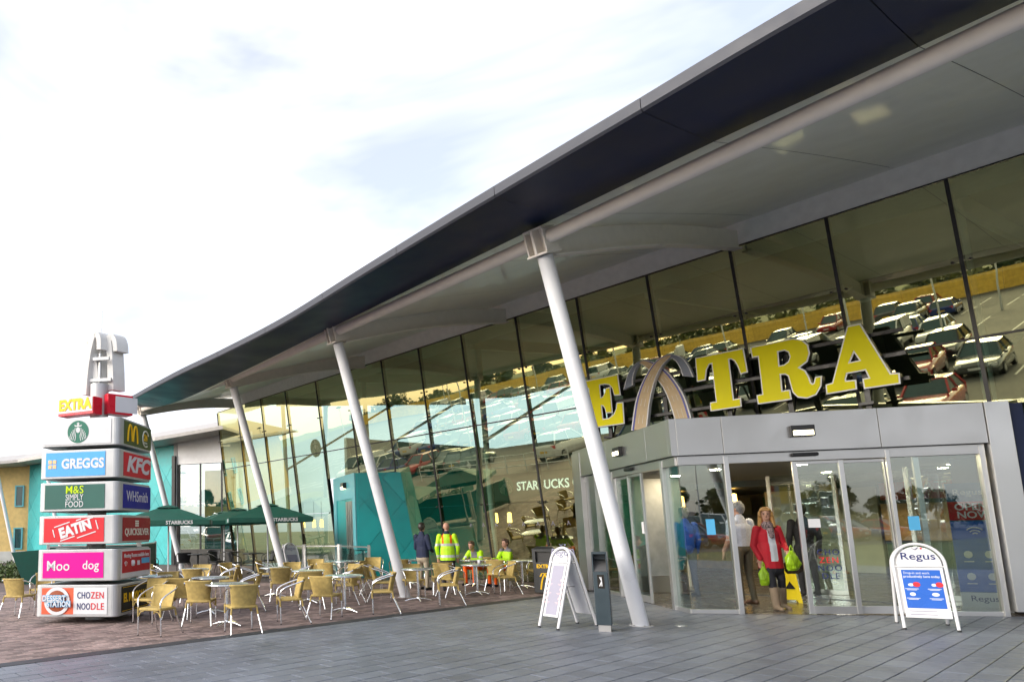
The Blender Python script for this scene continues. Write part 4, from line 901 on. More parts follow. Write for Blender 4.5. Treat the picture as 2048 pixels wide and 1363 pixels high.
# ------------------------------------------------------------------ A-boards
def aboard(label, loc, rz, w, h, poster, ink, head_ink, detail=True, spread=.34, scale=1):
    t = thing('a_board', label, 'sign board', loc, rz); t.scale = (scale,)*3; r = w/2
    for sd in (-1, 1):
        A = math.atan2(spread, h); ca, sa = math.cos(A), math.sin(A)
        T = lambda x, y, z: (x, sd*(spread*(1-z/h)) + sd*y*ca*-1*-1 if 0 else sd*(spread*(1-z/h)) + sd*y, z)
        pts = [(-r,0,0)] + [(-r,0,z) for z in np.linspace(.2,h-r,5)] + [(-r*math.cos(a),0,h-r+r*math.sin(a)) for a in np.linspace(.15,math.pi-.15,15)] + [(r,0,z) for z in np.linspace(h-r,.2,5)] + [(r,0,0)]
        mb = MB(); mb.tube([T(*p) for p in pts], .021, 10); f = mb.build('frame', C['white'], t)
        for s in (-1,1): mb = MB(); mb.tube([T(s*r,0,0), T(s*r,0,.02)], .024, 8); mb.build('foot_cap', M['rubber'], f)
        ri = r-.04; zt = h-r
        head = [(-ri,zt-.02),(ri,zt-.02)] + [(ri*math.cos(a), zt+ri*math.sin(a)) for a in np.linspace(.05,math.pi-.05,15)]
        mb = MB(); mb.prism(head, -.006, .006, lambda a, b, hh: T(a, hh, b)); hd = mb.build('header_panel', C['white'], t)
        z0, z1 = .17, zt-.05
        mb = MB(); mb.prism([(-ri,z0),(ri,z0),(ri,z1),(-ri,z1)], -.008, .006, lambda a, b, hh: T(a, hh, b)); pn = mb.build('poster_board', C['white'], t)
        zp = z0+(.13 if detail else .03)
        mb = MB(); mb.prism([(-ri+.035,zp),(ri-.035,zp),(ri-.035,z1-.03),(-ri+.035,z1-.03)], .008, .011, lambda a, b, hh: T(a, hh, b)); mb.build('poster', poster, pn)
        mb = MB(); mb.tube([T(-r,0,zt-.035), T(r,0,zt-.035)], .012, 6); mb.build('cross_rail', C['white'], t)
        tl = 90 - math.degrees(A); rz_ = 0 if sd < 0 else math.pi
        def tx(s, size, m, x, z, **k):
            x, y, z = T(x*(1 if sd < 0 else -1), .0125, z); return text(s, size, m, pn, (x, y, z), rz=rz_, tilt=tl, ext=.001, **k)
        tx('Regus', .15, head_ink, 0, zt+.11, xs=1.12, bold=.001)
        mb = MB(); c = T(.055,.013,zt+.225); mb.obox(c, (.011,0,0), (0,.003,0), (0,0,.011)); mb.build('crown_dot', C['rprint'] if detail else head_ink, hd)
        mb = MB(); mb.beam(T(-.05,.013,zt+.235), T(-.02,.013,zt+.205), .004, .02, up=(0,1,0)); mb.beam(T(-.02,.013,zt+.205), T(.02,.013,zt+.24), .004, .02, up=(0,1,0)); mb.build('crown_mark', head_ink, hd)
        if detail:
            tx('Drop-in and work', .052, C['white'], -.05, z1-.075, fit=.29); tx('productively here today', .05, C['white'], .0, z1-.125, bold=.0005, fit=.40)
        n = 0
        for ix in (-.13,.12):
            for iz in (z1-.24, z1-.37, z1-.5):
                if iz < zp+.06: continue
                mb = MB(); k = 10; rr = .034 if n % 2 else .028
                mb.prism([(ix+rr*(1.25 if n % 3 == 0 else 1)*math.cos(2*math.pi*i/k), iz+rr*.75*math.sin(2*math.pi*i/k)) for i in range(k)], .0112, .0135, lambda a, b, hh: T(a, hh, b)); mb.build('poster_icon', ink, pn)
                mb = MB()
                for q_, ww in ((.055,.075),(.07,.055)): mb.prism([(ix-ww,iz-q_-.004),(ix+ww,iz-q_-.004),(ix+ww,iz-q_+.003),(ix-ww,iz-q_+.003)], .0112, .0128, lambda a, b, hh: T(a, hh, b))
                mb.build('print_line', ink, pn); n += 1
        if detail:
            for ix in (-.07,.18):
                mb = MB(); k = 14; mb.prism([(ix+.042*math.cos(2*math.pi*i/k), z1-.235+.036*math.sin(2*math.pi*i/k)) for i in range(k)], .0137, .015, lambda a, b, hh: T(a, hh, b)); mb.build('red_badge', C['red'], pn)
            mb = MB()
            for zz in (z0+.09, z0+.045): mb.prism([(-.2,zz-.006),(.1,zz-.006),(.1,zz+.006),(-.2,zz+.006)], .008, .0105, lambda a, b, hh: T(a, hh, b))
            mb.build('print_line', C['pgrey'], pn)
    mb = MB(); mb.tube([(0,-spread*.5,h*.5),(0,spread*.5,h*.5)], .006, 5); mb.build('spreader', M['steel'], t)
    return t
aboard('white arched A-board with bright blue poster beside the sliding doors', (8.70,10.02,0), rad(-34), .58, 1.2, C['pblue'], C['white'], C['dnavy'], spread=.40, scale=.95)
aboard('white arched A-board with faded poster in front of the leaning column', (4.02,10.78,0), rad(-63.5), .36, 1.16, C['pgrey'], C['ppink'], C['hgrey'], False, .40)
aboard('small white A-board far back by the parasols', (-.26,22.84,0), rad(40), .56, 1.1, C['pgrey'], C['pdark'], C['pgrey'], False, .34)
# ------------------------------------------------------------------ ash post, bin, banner, wet floor sign
t = thing('ash_post', 'square charcoal cigarette ash post beside the leaning column', 'ash bin', (4.36,10.28,0), rad(-28))
mb = MB(); mb.box(-.1,-.1,.09,.1,.1,.83); mb.build('post_body', mat('anthracite', (.02,.035,.045), .4, var=.1), t, bevel=.008)
mb = MB(); mb.box(-.08,-.08,0,.08,.08,.09); mb.build('plinth', M['steel'], t)
mb = MB(); mb.box(-.1,-.1,1.08,.1,.1,1.11); mb.box(-.1,-.1,.83,-.085,.1,1.08); mb.box(.085,-.1,.83,.1,.1,1.08); mb.box(-.085,.06,.83,.085,.1,1.08); mb.build('hood', bpy.data.materials['anthracite'], t)
mb = MB(); mb.add([(-.083,-.095,.835),(.083,-.095,.835),(.083,.058,1.0),(-.083,.058,1.0),(-.083,.058,.835),(.083,.058,.835)], [(0,1,2,3),(0,4,5,1),(0,3,4),(1,5,2)]); mb.build('stub_plate', M['steel'], t)
mb = MB(); mb.box(-.045,-.104,.6,.045,-.1,.79); mb.build('label_plate', C['black'], t); mb = MB()
for k in (0,1): mb.beam((-.02+.03*k,-.106,.63),(.01-.03*k+.03*k,-.106,.7),.003,.012,up=(1,0,0)); mb.beam((.01,-.106,.7),(-.015+.02*k,-.106,.76),.003,.01,up=(1,0,0))
mb.build('cigarette_mark', C['white'], t)
t = thing('waste_bin', 'dark charcoal litter bin with gold emblem beside the porch', 'bin', (5.62,16.0,0), rad(-40)); t.scale = (.86,)*3
mb = MB(); mb.box(-.3,-.28,.03,.3,.28,.80); mb.build('bin_body', mat('bin_charcoal', (.022,.024,.026), .5, var=.12), t, bevel=.012); bm_ = bpy.data.materials['bin_charcoal']
mb = MB(); mb.box(-.3,-.28,1.08,.3,.28,1.12); mb.prism([(-.31,-.29),(.31,-.29),(.31,.29),(-.31,.29)], 1.12, 1.14); mb.loft([[(-.31,-.29,1.14),(.31,-.29,1.14),(.31,.29,1.14),(-.31,.29,1.14)],[(-.2,-.18,1.2),(.2,-.18,1.2),(.2,.18,1.2),(-.2,.18,1.2)]], smooth=False); mb.build('bin_lid', bm_, t)
for sx in (-1,1):
    for sy in (-1,1): mb = MB(); mb.box(sx*.26-.04,sy*.24-.04,.8,sx*.26+.04,sy*.24+.04,1.08); mb.build('lid_post', bm_, t)
mb = MB(); mb.box(-.22,-.2,.8,.22,.2,1.07); mb.build('bin_liner', M['black'], t)
text('EXTRA', .13, C['gold'], t, (0,-.285,.70), bold=.004)
mb = MB()
for s in (-1,1):
    pts = smooth([(s*-.12,.12),(s*-.07,.36),(s*.0,.5),(s*.06,.53),(s*.12,.44)], 14)
    for p, q in zip(pts[:-1], pts[1:]): mb.beam((p[0],-.285-.002*s,p[1]), (q[0],-.285-.002*s,q[1]), .003, .035, up=(0,1,0)) if 0 else mb.obox(((p[0]+q[0])/2,-.285-.002*s,(p[1]+q[1])/2), ((q[0]-p[0])/2*1.1,0,(q[1]-p[1])/2*1.1), (0,.0015,0), (.02,0,0))
mb.build('gold_emblem', C['gold'], t)
t = thing('roller_banner', 'tall blue pull up banner behind the right hand porch glass', 'banner', W(2.66,-.30), RB+rad(22))
mb = MB(); mb.box(-.3,-.06,0,.3,.06,.07); mb.build('banner_base', M['steel_lt'], t)
mb = MB(); mb.box(-.28,-.006,.07,.28,0,2.05); mb.build('banner_sheet', C['pdark'], t)
mb = MB(); mb.box(-.28,-.0085,1.45,.28,-.007,1.75); mb.build('red_block', C['kred'], t); mb = MB(); mb.box(-.28,-.0085,.07,.28,-.007,.30); mb.build('white_foot', C['white'], t); mb = MB(); mb.box(-.28,-.0085,.31,.28,-.007,1.43); mb.build('blue_block', C['pblue'], t)
text('Regus', .14, C['white'], t, (-.02,-.011,1.9), xs=1.1); text('OPEN', .155, C['white'], t, (0,-.011,1.66), bold=.003); text('NOW', .155, C['white'], t, (.02,-.011,1.53), bold=.003); text('Regus', .13, C['dnavy'], t, (0,-.011,.2), xs=1.1)
mb = MB()
for r_ in (.04,.085,.13): mb.tube([(r_*math.sin(a), -.011, 1.2+r_*math.cos(a)) for a in np.linspace(-.8,.8,9)], .011, 5)
mb.build('wifi_icon', C['white'], t)
for x, z in ((-.12,.9),(.13,.9),(-.12,.55),(.13,.55)): mb = MB(); mb.prism([(x+.055*math.cos(2*math.pi*i/9), z+.06*math.sin(2*math.pi*i/9)) for i in range(9)], .0086, .0105, lambda a, b, h: (a, -h, b)); mb.box(x-.06,-.0105,z-.12,x+.06,-.009,z-.105); mb.build('service_icon', C['white'], t)
t = thing('wet_floor_sign', 'yellow folding wet floor sign behind the woman in red', 'floor sign', (9.15,13.35,0), rad(-30))
yl = mat('safety_yellow', (.80,.62,.0), .4, var=.05)
for s in (-1,1):
    mb = MB(); mb.add([(-.1,s*.02,.66),(.1,s*.02,.66),(.16,s*.2,0),(.1,s*.19,0),(.08,s*.175,.06),(-.08,s*.175,.06),(-.1,s*.19,0),(-.16,s*.2,0)], [(0,1,2,3,4,5,6,7)]); o = mb.build('sign_leaf', yl, t); md = o.modifiers.new('solid', 'SOLIDIFY'); md.thickness = .012
mb = MB(); c = [(.09*math.cos(rad(90+120*i)), .3+.09*math.sin(rad(90+120*i))) for i in range(3)]; mb.prism(c, 0, .004, lambda a, b, h: (a, -.02-.18*(1-b/.66)-.012-h, b)); mb.build('warning_mark', C['black'], t)

for (x, y), lab in (((4.73,10.92),'left of the column foot'),((5.62,10.62),'right of the column foot')):
    t = thing('ground_light', 'small round recessed ground light in the paving ' + lab, 'ground light', (x,y,0), group='recessed ground lights')
    mb = MB(); mb.lathe([(.085,.001),(.085,.006),(.06,.006),(.06,.003)], 20); mb.build('rim', M['steel'], t); mb = MB(); mb.lathe([(0,.0045),(.06,.0045)], 20); mb.build('lens', mat('ground_light_glass', (.5,.52,.5), .15) if 'ground_light_glass' not in bpy.data.materials else bpy.data.materials['ground_light_glass'], t)
# ------------------------------------------------------------------ people
SKIN = mat('skin', (.50,.27,.19), .5, var=.08, scale=12)
PM = dict(skin=SKIN, navy=mat('navy_cloth', (.008,.014,.045), .8, var=.15, bump=.3, bscale=25), beige=mat('beige_cloth', (.36,.30,.22), .8, var=.1, bump=.3, bscale=25), hivis=C['hivis'], tape=C['reflective'], hvo=C['hvorange'],
    dark=mat('dark_cloth', (.010,.010,.016), .8, var=.15, bump=.3, bscale=25), grey=mat('grey_cloth', (.16,.16,.18), .85, var=.1, bump=.3, bscale=25), red=mat('red_coat', (.42,.006,.018), .75, var=.12, scale=5, bump=.4, bscale=14), top=mat('pale_top', (.52,.55,.60), .7, var=.08, bump=.3, bscale=20),
    shirt=mat('checked_shirt', (.50,.52,.62), .7, var=.10, scale=40, bump=.4, bscale=14), brown=mat('brown_trousers', (.10,.085,.06), .8, var=.12, bump=.35, bscale=14), boot=mat('tan_suede', (.26,.19,.13), .85, var=.12), shoe=mat('brown_shoe', (.10,.05,.03), .5), blue=mat('blue_fleece', (.01,.07,.42), .8, var=.12), jean=mat('jeans', (.025,.035,.07), .85, var=.15), scarf=mat('patterned_scarf', (.20,.14,.14), .8, var=.9, scale=45, detail=1))
HAIR = dict(blonde=mat('blonde_hair', (.42,.22,.07), .5, var=.25, scale=30, bump=.5, bscale=90), grey=mat('grey_hair', (.24,.24,.25), .6, var=.25, scale=40), dark=mat('dark_hair', (.02,.014,.01), .5, var=.2, scale=40), brown=mat('brown_hair', (.07,.035,.018), .5, var=.2, scale=40), bald=mat('cropped_hair', (.36,.20,.15), .6, var=.1))
def remesh(mb, voxel, smooth_it=4):
    me = mb.mesh('tmp', SKIN); ob = bpy.data.objects.new('tmp', me); COL.objects.link(ob)
    m = ob.modifiers.new('r', 'REMESH'); m.mode = 'VOXEL'; m.voxel_size = voxel; m.use_smooth_shade = True
    s = ob.modifiers.new('s', 'SMOOTH'); s.factor = .5; s.iterations = smooth_it
    bpy.context.view_layer.update(); r = bpy.data.meshes.new_from_object(ob.evaluated_get(bpy.context.evaluated_depsgraph_get()))
    bpy.data.objects.remove(ob); bpy.data.meshes.remove(me); return r
def person(label, loc, rz, J, cl, hair, scale=1.0, female=False, override=None, long_hair=False, coat=0, boots=None, gait=None, extra=()):
    """J: joint positions in the figure's own frame (facing -Y); one continuous body mesh, hair and face as children"""
    t = thing('person', label, 'person', loc, rz); t.scale = (scale,)*3
    V = Vector; g = {k: V(v) for k, v in J.items()}
    pr = []                                  # p0, p1, r0, r1, f1, f2, material key
    def c(a, b, r0, r1, m, f1=1, f2=1): pr.append((V(a), V(b), r0, r1, f1, f2, m))
    sw = .185 if not female else .165
    pel, che, nk, hd = g['pelvis'], g['chest'], g['neck'], g['head']
    c(pel, pel+(che-pel)*.5, .135 if not female else .14, .135 if not female else .125, cl['torso'] if coat or cl.get('tucked', True) else cl['legs'], 1.18, .82)
    c(pel+(che-pel)*.45, che, .135, .15 if not female else .135, cl['torso'], 1.25, .8)
    c(che, nk, .14 if not female else .125, .07, cl['torso'], 1.2, .78)
    c(nk-V((0,0,.02)), hd-V((0,0,.06)), .055 if not female else .048, .052, 'skin')
    # head: cranium, face, jaw, nose, ears, aimed along J['look'] (yaw, radians)
    yaw = J.get('look', V((0,0,0)))[2] if 'look' in J else 0; tilt = J.get('look', (0,0,0))[0] if 'look' in J else 0
    R = Matrix.Rotation(yaw, 3, 'Z') @ Matrix.Rotation(tilt, 3, 'X')
    H_ = lambda x, y, z: hd + R @ V((x, y, z))
    c(H_(0,.012,.035), H_(0,.0,.03), .096, .094, 'skin', .84, 1.02); c(H_(0,-.012,.0), H_(0,-.03,-.065), .078, .055, 'skin', .86, 1)
    c(H_(0,-.09,.005), H_(0,-.108,-.018), .013, .016, 'skin'); 
    for s in (-1,1): c(H_(s*.078,.01,.02), H_(s*.08,.012,-.015), .02, .014, 'skin', .5, 1); c(H_(s*.03,-.082,-.05), H_(s*.008,-.09,-.055), .012, .012, 'skin')
    for sd in ('L','R'):
        sh, el, wr = g['sh'+sd], g['el'+sd], g['wr'+sd]; k = .88 if female else 1
        sl = cl['sleeve']; c(sh, el, .07*k, .055*k, sl)
        fm = cl.get('forearm', sl); c(el, wr, .052*k, .036*k if fm == 'skin' else .045*k, fm)
        h0 = wr; d = (wr-el).normalized(); hd_ = V(J.get('hand'+sd, d)).normalized()
        side = hd_.cross(V((0,1,0)) if abs(hd_.y) < .8 else V((1,0,0))).normalized(); palm = h0+hd_*.07
        c(h0, palm, .03, .036, 'skin', 1, .6)
        for q, (o_, ln) in enumerate(((-.03,.062),(-.01,.075),(.01,.07),(.03,.052))):
            a = palm+side*o_+hd_*.02; b = a+hd_*ln*.55; e = b+(hd_*.6+V((0,-.5,-.2))).normalized()*ln*.5; c(a, b, .0105, .0098, 'skin'); c(b, e, .0098, .0085, 'skin')
        a = h0+hd_*.025-side*.03; c(a, a+(hd_*.7-side*.6+V((0,-.4,0))).normalized()*.055, .012, .010, 'skin')
        hp, kn, an = g['hip'+sd], g['kn'+sd], g['an'+sd]; lg = cl['legs']
        c(hp, kn, .095 if not female else .092, .062, lg); c(kn, an, .06, .047 if not boots else .055, lg if not boots else lg)
        if boots: mid = kn+(an-kn)*.35; c(mid, an, .064, .062, boots)
        toe = V(J.get('toe'+sd, (0,-1,0))).normalized(); ft = cl['shoe']; c(an-V((0,0,.035)), an+toe*.15-V((0,0,.05)), .045, .036, ft, 1, .9); c(an+toe*.0-V((0,0,.045)), an-toe*.045-V((0,0,.045)), .042, .038, ft)
    if coat: 
        c(pel+V((0,0,.12)), pel-V((0,0,coat+.06)), .15, .16, cl['torso'], 1.22, .88)
        for s in (-1,1): c(pel+V((s*.07,0,.05)), pel-V((-s*.075,0,coat+.08)), .115, .118, cl['torso'])
    for e in extra: c(e[0], e[1], e[2], e[3], e[6], e[4], e[5])
    mb = MB()
    for p0, p1, r0, r1, f1, f2, m in pr: mb.capsule(p0, p1, r0, r1, f1, f2)
    me = remesh(mb, .0105, 3)
    keys = sorted(set(p[-1] for p in pr) | set(('skin',)) | set(override[1] if override else ())); me.materials.clear()
    for k in keys: me.materials.append(PM[k])
    n = len(me.polygons); ce = np.empty(n*3); me.polygons.foreach_get('center', ce); ce = ce.reshape(-1,3)
    best = np.full(n, 9e9); idx = np.zeros(n, int)
    for p0, p1, r0, r1, f1, f2, m in pr:
        a = np.array(p0); d = np.array(p1)-a; l2 = max(d@d, 1e-9); tt = np.clip(((ce-a)@d)/l2, 0, 1); q = ce-(a+tt[:,None]*d)
        rr = r0+(r1-r0)*tt; ax = d/math.sqrt(l2); ex = np.array((1,0,0))-ax*ax[0]
        if np.linalg.norm(ex) < .3: ex = np.array((0,1,0))-ax*ax[1]
        ex /= np.linalg.norm(ex); ey = np.cross(ax, ex); qa = q@ex/f1; qb = q@ey/f2; qc = q@ax
        dist = np.sqrt(qa**2+qb**2+qc**2)-rr; up = dist < best; best[up] = dist[up]; idx[up] = keys.index(m)
    if coat: idx[(idx == keys.index(cl['torso'])) & (ce[:,2] < pel.z-coat-.05) & (np.abs(ce[:,0]) < .24)] = keys.index(cl['legs'])
    if override:
        for kk, fn in override[0]:
            msk = fn(ce, idx, keys); idx[msk] = keys.index(kk)
    me.polygons.foreach_set('material_index', idx.astype(np.int32)); me.polygons.foreach_set('use_smooth', [True]*n)
    body = link('body', me, t)
    if hair:
        mb = MB(); hm = HAIR[hair]
        if hair != 'bald':
            mb.capsule(H_(0,.022,.05), H_(0,.03,.03), .1, .1, .9, 1.0); mb.capsule(H_(0,-.05,.105), H_(0,.03,.1), .045, .06, 1.4, .9); mb.capsule(H_(0,.06,-.0), H_(0,.06,-.045), .075, .05, 1.0, .7)
            if long_hair:
                for s in (-1,1): mb.capsule(H_(s*.075,-.01,.05), H_(s*.095,.02,-.17), .04, .045, .8, 1); mb.capsule(H_(s*.05,-.055,.095), H_(s*.085,-.035,.0), .035, .025)
                mb.capsule(H_(0,.06,.02), H_(0,.075,-.19), .085, .075, 1.3, .7)
            hm_ = remesh(mb, .009, 2); hm_.materials.clear(); hm_.materials.append(hm)
            # cut the hair open where the face is
            import bmesh
            bm = bmesh.new(); bm.from_mesh(hm_); Ri = R.inverted(); dl = []
            for f in bm.faces:
                l = Ri @ (f.calc_center_median()-hd)
                if l.y < -.045 and abs(l.x) < (.07 if long_hair else .075) and l.z < .08: dl.append(f)
            bmesh.ops.delete(bm, geom=dl, context='FACES'); bm.to_mesh(hm_); bm.free(); hm_.polygons.foreach_set('use_smooth', [True]*len(hm_.polygons)); link('hair', hm_, t)
    for s in (-1,1):
        mb = MB(); p = H_(s*.03,-.087,.022); mb.capsule(p+R@V((-.007,0,0)), p+R@V((.007,0,0)), .0055, .0055); mb.build('eye', C['black'], body)
        mb = MB(); p = H_(s*.031,-.09,.043); mb.capsule(p+R@V((-.014,0,0)), p+R@V((.014,0,.001)), .0032, .0032); mb.build('eyebrow', HAIR['brown'], body)
    mb = MB(); mb.capsule(H_(-.018,-.09,-.052), H_(.018,-.09,-.052), .006, .006); mb.build('mouth', mat('lips', (.35,.10,.09), .5) if 'lips' not in bpy.data.materials else bpy.data.materials['lips'], body)
    return t
STAND = dict(pelvis=(0,0,.94), chest=(0,.01,1.28), neck=(0,.015,1.47), head=(0,-.015,1.61), shL=(.19,.01,1.39), shR=(-.19,.01,1.39), elL=(.25,.02,1.1), elR=(-.25,.02,1.1), wrL=(.245,-.06,.86), wrR=(-.245,-.06,.86),
    hipL=(.095,0,.9), hipR=(-.095,0,.9), knL=(.11,-.02,.5), knR=(-.11,-.02,.5), anL=(.12,.02,.085), anR=(-.12,.02,.085), handL=(0,-.1,-1), handR=(0,-.1,-1))
def pose(**k): d = dict(STAND); d.update(k); return d
face = lambda dx, dy: math.atan2(dy, dx)+math.pi/2
bands = lambda zs: (lambda ce, idx, keys: (np.isin(idx, [keys.index('hivis')])) & np.any([np.abs(ce[:,2]-z) < .03 for z in zs], axis=0))
person('man in dark navy jacket and beige trousers standing by the teal wall', (3.08,17.5,0), face(.75,.6), pose(elL=(.25,-.02,1.08), wrL=(.17,-.2,1.0), elR=(-.25,-.02,1.08), wrR=(-.17,-.2,1.0), handL=(-.6,-.8,0), handR=(.6,-.8,0), look=Vector((0,0,.25))), dict(torso='navy', sleeve='navy', legs='beige', shoe='dark'), 'dark', .93, coat=.05)
strap = lambda ce, idx, keys: (idx == keys.index('hivis')) & (np.abs(np.abs(ce[:,0])-.105) < .026) & (ce[:,2] > 1.2) & (ce[:,1] > -.02)
person('bald man standing in fluorescent yellow jacket with orange shoulder stripes', (3.62,17.15,0), face(.25,.95), pose(look=Vector((0,0,-.3)), elL=(.27,.0,1.09), elR=(-.27,.0,1.09)), dict(torso='hivis', sleeve='hivis', legs='dark', shoe='dark'), 'bald', .93, coat=.12,
    override=([('tape', bands((1.17, .88))), ('hvo', strap), ('navy', lambda ce, idx, keys: (idx == keys.index('hivis')) & (ce[:,2] > 1.44) & (np.abs(ce[:,0]) < .11))], ('tape','hvo','navy')))
SIT = dict(pelvis=(0,.05,.50), chest=(0,.06,.84), neck=(0,.03,1.03), head=(0,-.02,1.16), shL=(.19,.05,.95), shR=(-.19,.05,.95), elL=(.27,-.05,.70), elR=(-.27,-.05,.70), wrL=(.15,-.26,.72), wrR=(-.15,-.26,.72), hipL=(.1,.02,.48), hipR=(-.1,.02,.48), knL=(.15,-.42,.5), knR=(-.15,-.42,.5), anL=(.14,-.42,.085), anR=(-.14,-.42,.085), handL=(-.5,-.8,-.1), handR=(.5,-.8,-.1))
def sit(**k): d = dict(SIT); d.update(k); return d
front_dark = lambda ce, idx, keys: (idx == keys.index('hivis')) & (np.abs(ce[:,0]) < .1) & (ce[:,1] < .0) & (ce[:,2] > .5)
person('dark haired man in open yellow jacket leaning forward across a terrace table', (4.75,18.75,0), face(-.75,-.65), sit(chest=(0,-.08,.80), neck=(0,-.2,.97), head=(0,-.29,1.08), shL=(.19,-.12,.9), shR=(-.19,-.12,.9), elL=(.3,-.3,.70), wrL=(.1,-.45,.72), elR=(-.28,-.28,.68), wrR=(-.1,-.45,.72), look=Vector((.1,0,.2))), dict(torso='hivis', sleeve='hivis', legs='hvo', shoe='dark'), 'brown', .93,
    override=([('grey', front_dark), ('tape', lambda ce, idx, keys: (idx == keys.index('hivis')) & (np.abs(ce[:,0]) > .2) & (np.abs(ce[:,2]-.78) < .025))], ('grey','tape')))
person('short haired man in yellow jacket and grey hood seated facing left', (5.28,18.15,0), face(-.95,-.3), sit(look=Vector((.05,0,.1)), chest=(0,.1,.82), neck=(0,.08,1.01), head=(0,.04,1.14)), dict(torso='hivis', sleeve='hivis', legs='hvo', shoe='dark'), 'brown', .93,
    override=([('grey', lambda ce, idx, keys: (idx == keys.index('hivis')) & (ce[:,2] > .93))], ('grey',)))
# chairs for the two seated men
for x, y, dx, dy, lab in ((4.82,18.82,-.75,-.65,'under the man leaning forward'),(5.34,18.18,-.95,-.3,'under the seated man in grey hood')):
    copy_tree(proto, (x,y,0), face(dx,dy), 'tan wicker armchair ' + lab, scale=.9)
redfront = lambda ce, idx, keys: (idx == keys.index('red')) & (ce[:,0] < .065) & (ce[:,0] > -.045) & (ce[:,1] < -.03) & (ce[:,2] < 1.34) & (ce[:,2] > .80)
WO = person('woman in red coat and patterned scarf carrying lime green shopping bags', (8.12,12.25,0), face(-.12,-1), pose(pelvis=(0,0,.93), chest=(0,.0,1.25), neck=(0,.0,1.42), head=(0,-.015,1.56), shL=(.165,0,1.34), shR=(-.165,0,1.34), elL=(.25,.02,1.08), wrL=(.17,-.2,1.0), elR=(-.23,.03,1.06), wrR=(-.2,-.08,.85), hipL=(.085,0,.88), hipR=(-.085,0,.88), knL=(.13,-.02,.5), anL=(.2,.16,.10), knR=(-.06,-.1,.5), anR=(-.03,-.1,.085), look=Vector((0,0,-.45)), handL=(0,-.5,-1), handR=(0,0,-1), toeL=(.2,-1,-.2)),
    dict(torso='red', sleeve='red', legs='dark', shoe='boot'), 'blonde', 1.02, True, override=([('top', redfront)], ('top',)), long_hair=True, coat=.19, boots='boot', extra=[(Vector((0,-.03,1.40)), Vector((0,-.035,1.36)), .085, .08, 1.1, .9, 'scarf'), (Vector((.01,-.1,1.33)), Vector((.005,-.13,1.2)), .05, .03, 1.1, .6, 'scarf')])
def bag(label, loc, rz, w, h, m, sag=.8, cat='bag'):
    t = thing('shopping_bag', label, cat, loc, rz); mb = MB(); rg = []
    for z, k, d in ((0,.6,.5),(.04,.85,.9),(.3*h,1.0,1.0),(.6*h,.85,.75),(.8*h,.5,.4),(h*.92,.22,.2)):
        rg.append([(w/2*k*math.cos(a)*(1+.2*math.sin(3*a+z*26)+.08*math.sin(7*a)), w/2*sag*d*math.sin(a)*(1+.22*math.cos(4*a+z*19)), z) for a in np.linspace(0, 2*math.pi, 22, endpoint=False)])
    mb.loft(rg, smooth=False); mb.build('bag_body', m, t)
    for s in (-1,1): mb = MB(); mb.tube([(s*w*.12,0,h*.85),(s*w*.08,0,h*1.05),(0,0,h*1.16)], .008, 6); mb.build('handle', m, t)
    return t
lime = mat('lime_plastic', (.30,.50,.01), .35, var=.2, scale=7, bump=.5, bscale=18)
bag('bulging lime green carrier bag held at the waist of the woman in red', (8.31,11.98,.67), .2, .27, .36, lime, .5)
bag('smaller lime green carrier bag hanging low from her right hand', (7.93,12.16,.42), .1, .2, .34, lime, .45)
bag('dark brown leather handbag hanging at the left of the woman in red', (8.52,12.27,.60), .3, .40, .30, mat('brown_leather', (.04,.022,.018), .45, var=.15), .45, 'handbag')
person('grey haired man in pale short sleeved shirt and brown trousers, back turned', (8.22,13.15,0), face(-.2,1), pose(look=Vector((0,0,.35)), wrL=(.25,-.12,.9)), dict(torso='shirt', sleeve='shirt', forearm='skin', legs='brown', shoe='shoe'), 'grey', 1.07, override=([('brown', lambda ce, idx, keys: (idx == keys.index('shirt')) & (ce[:,2] < .985) & (np.abs(ce[:,0]) < .22)), ('skin', lambda ce, idx, keys: (idx == keys.index('shirt')) & (np.abs(ce[:,0]) > .215) & (ce[:,2] < 1.17))], ('brown','skin')))
person('person in bright blue fleece seen through the porch corner glass', (8.05,14.7,0), face(-.1,1), pose(), dict(torso='blue', sleeve='blue', legs='jean', shoe='dark'), 'grey', 1.04)
person('dark clothed person inside the doors behind the woman in red', (10.35,14.5,0), face(.3,1), pose(), dict(torso='dark', sleeve='dark', legs='dark', shoe='dark'), 'dark', 1.05)

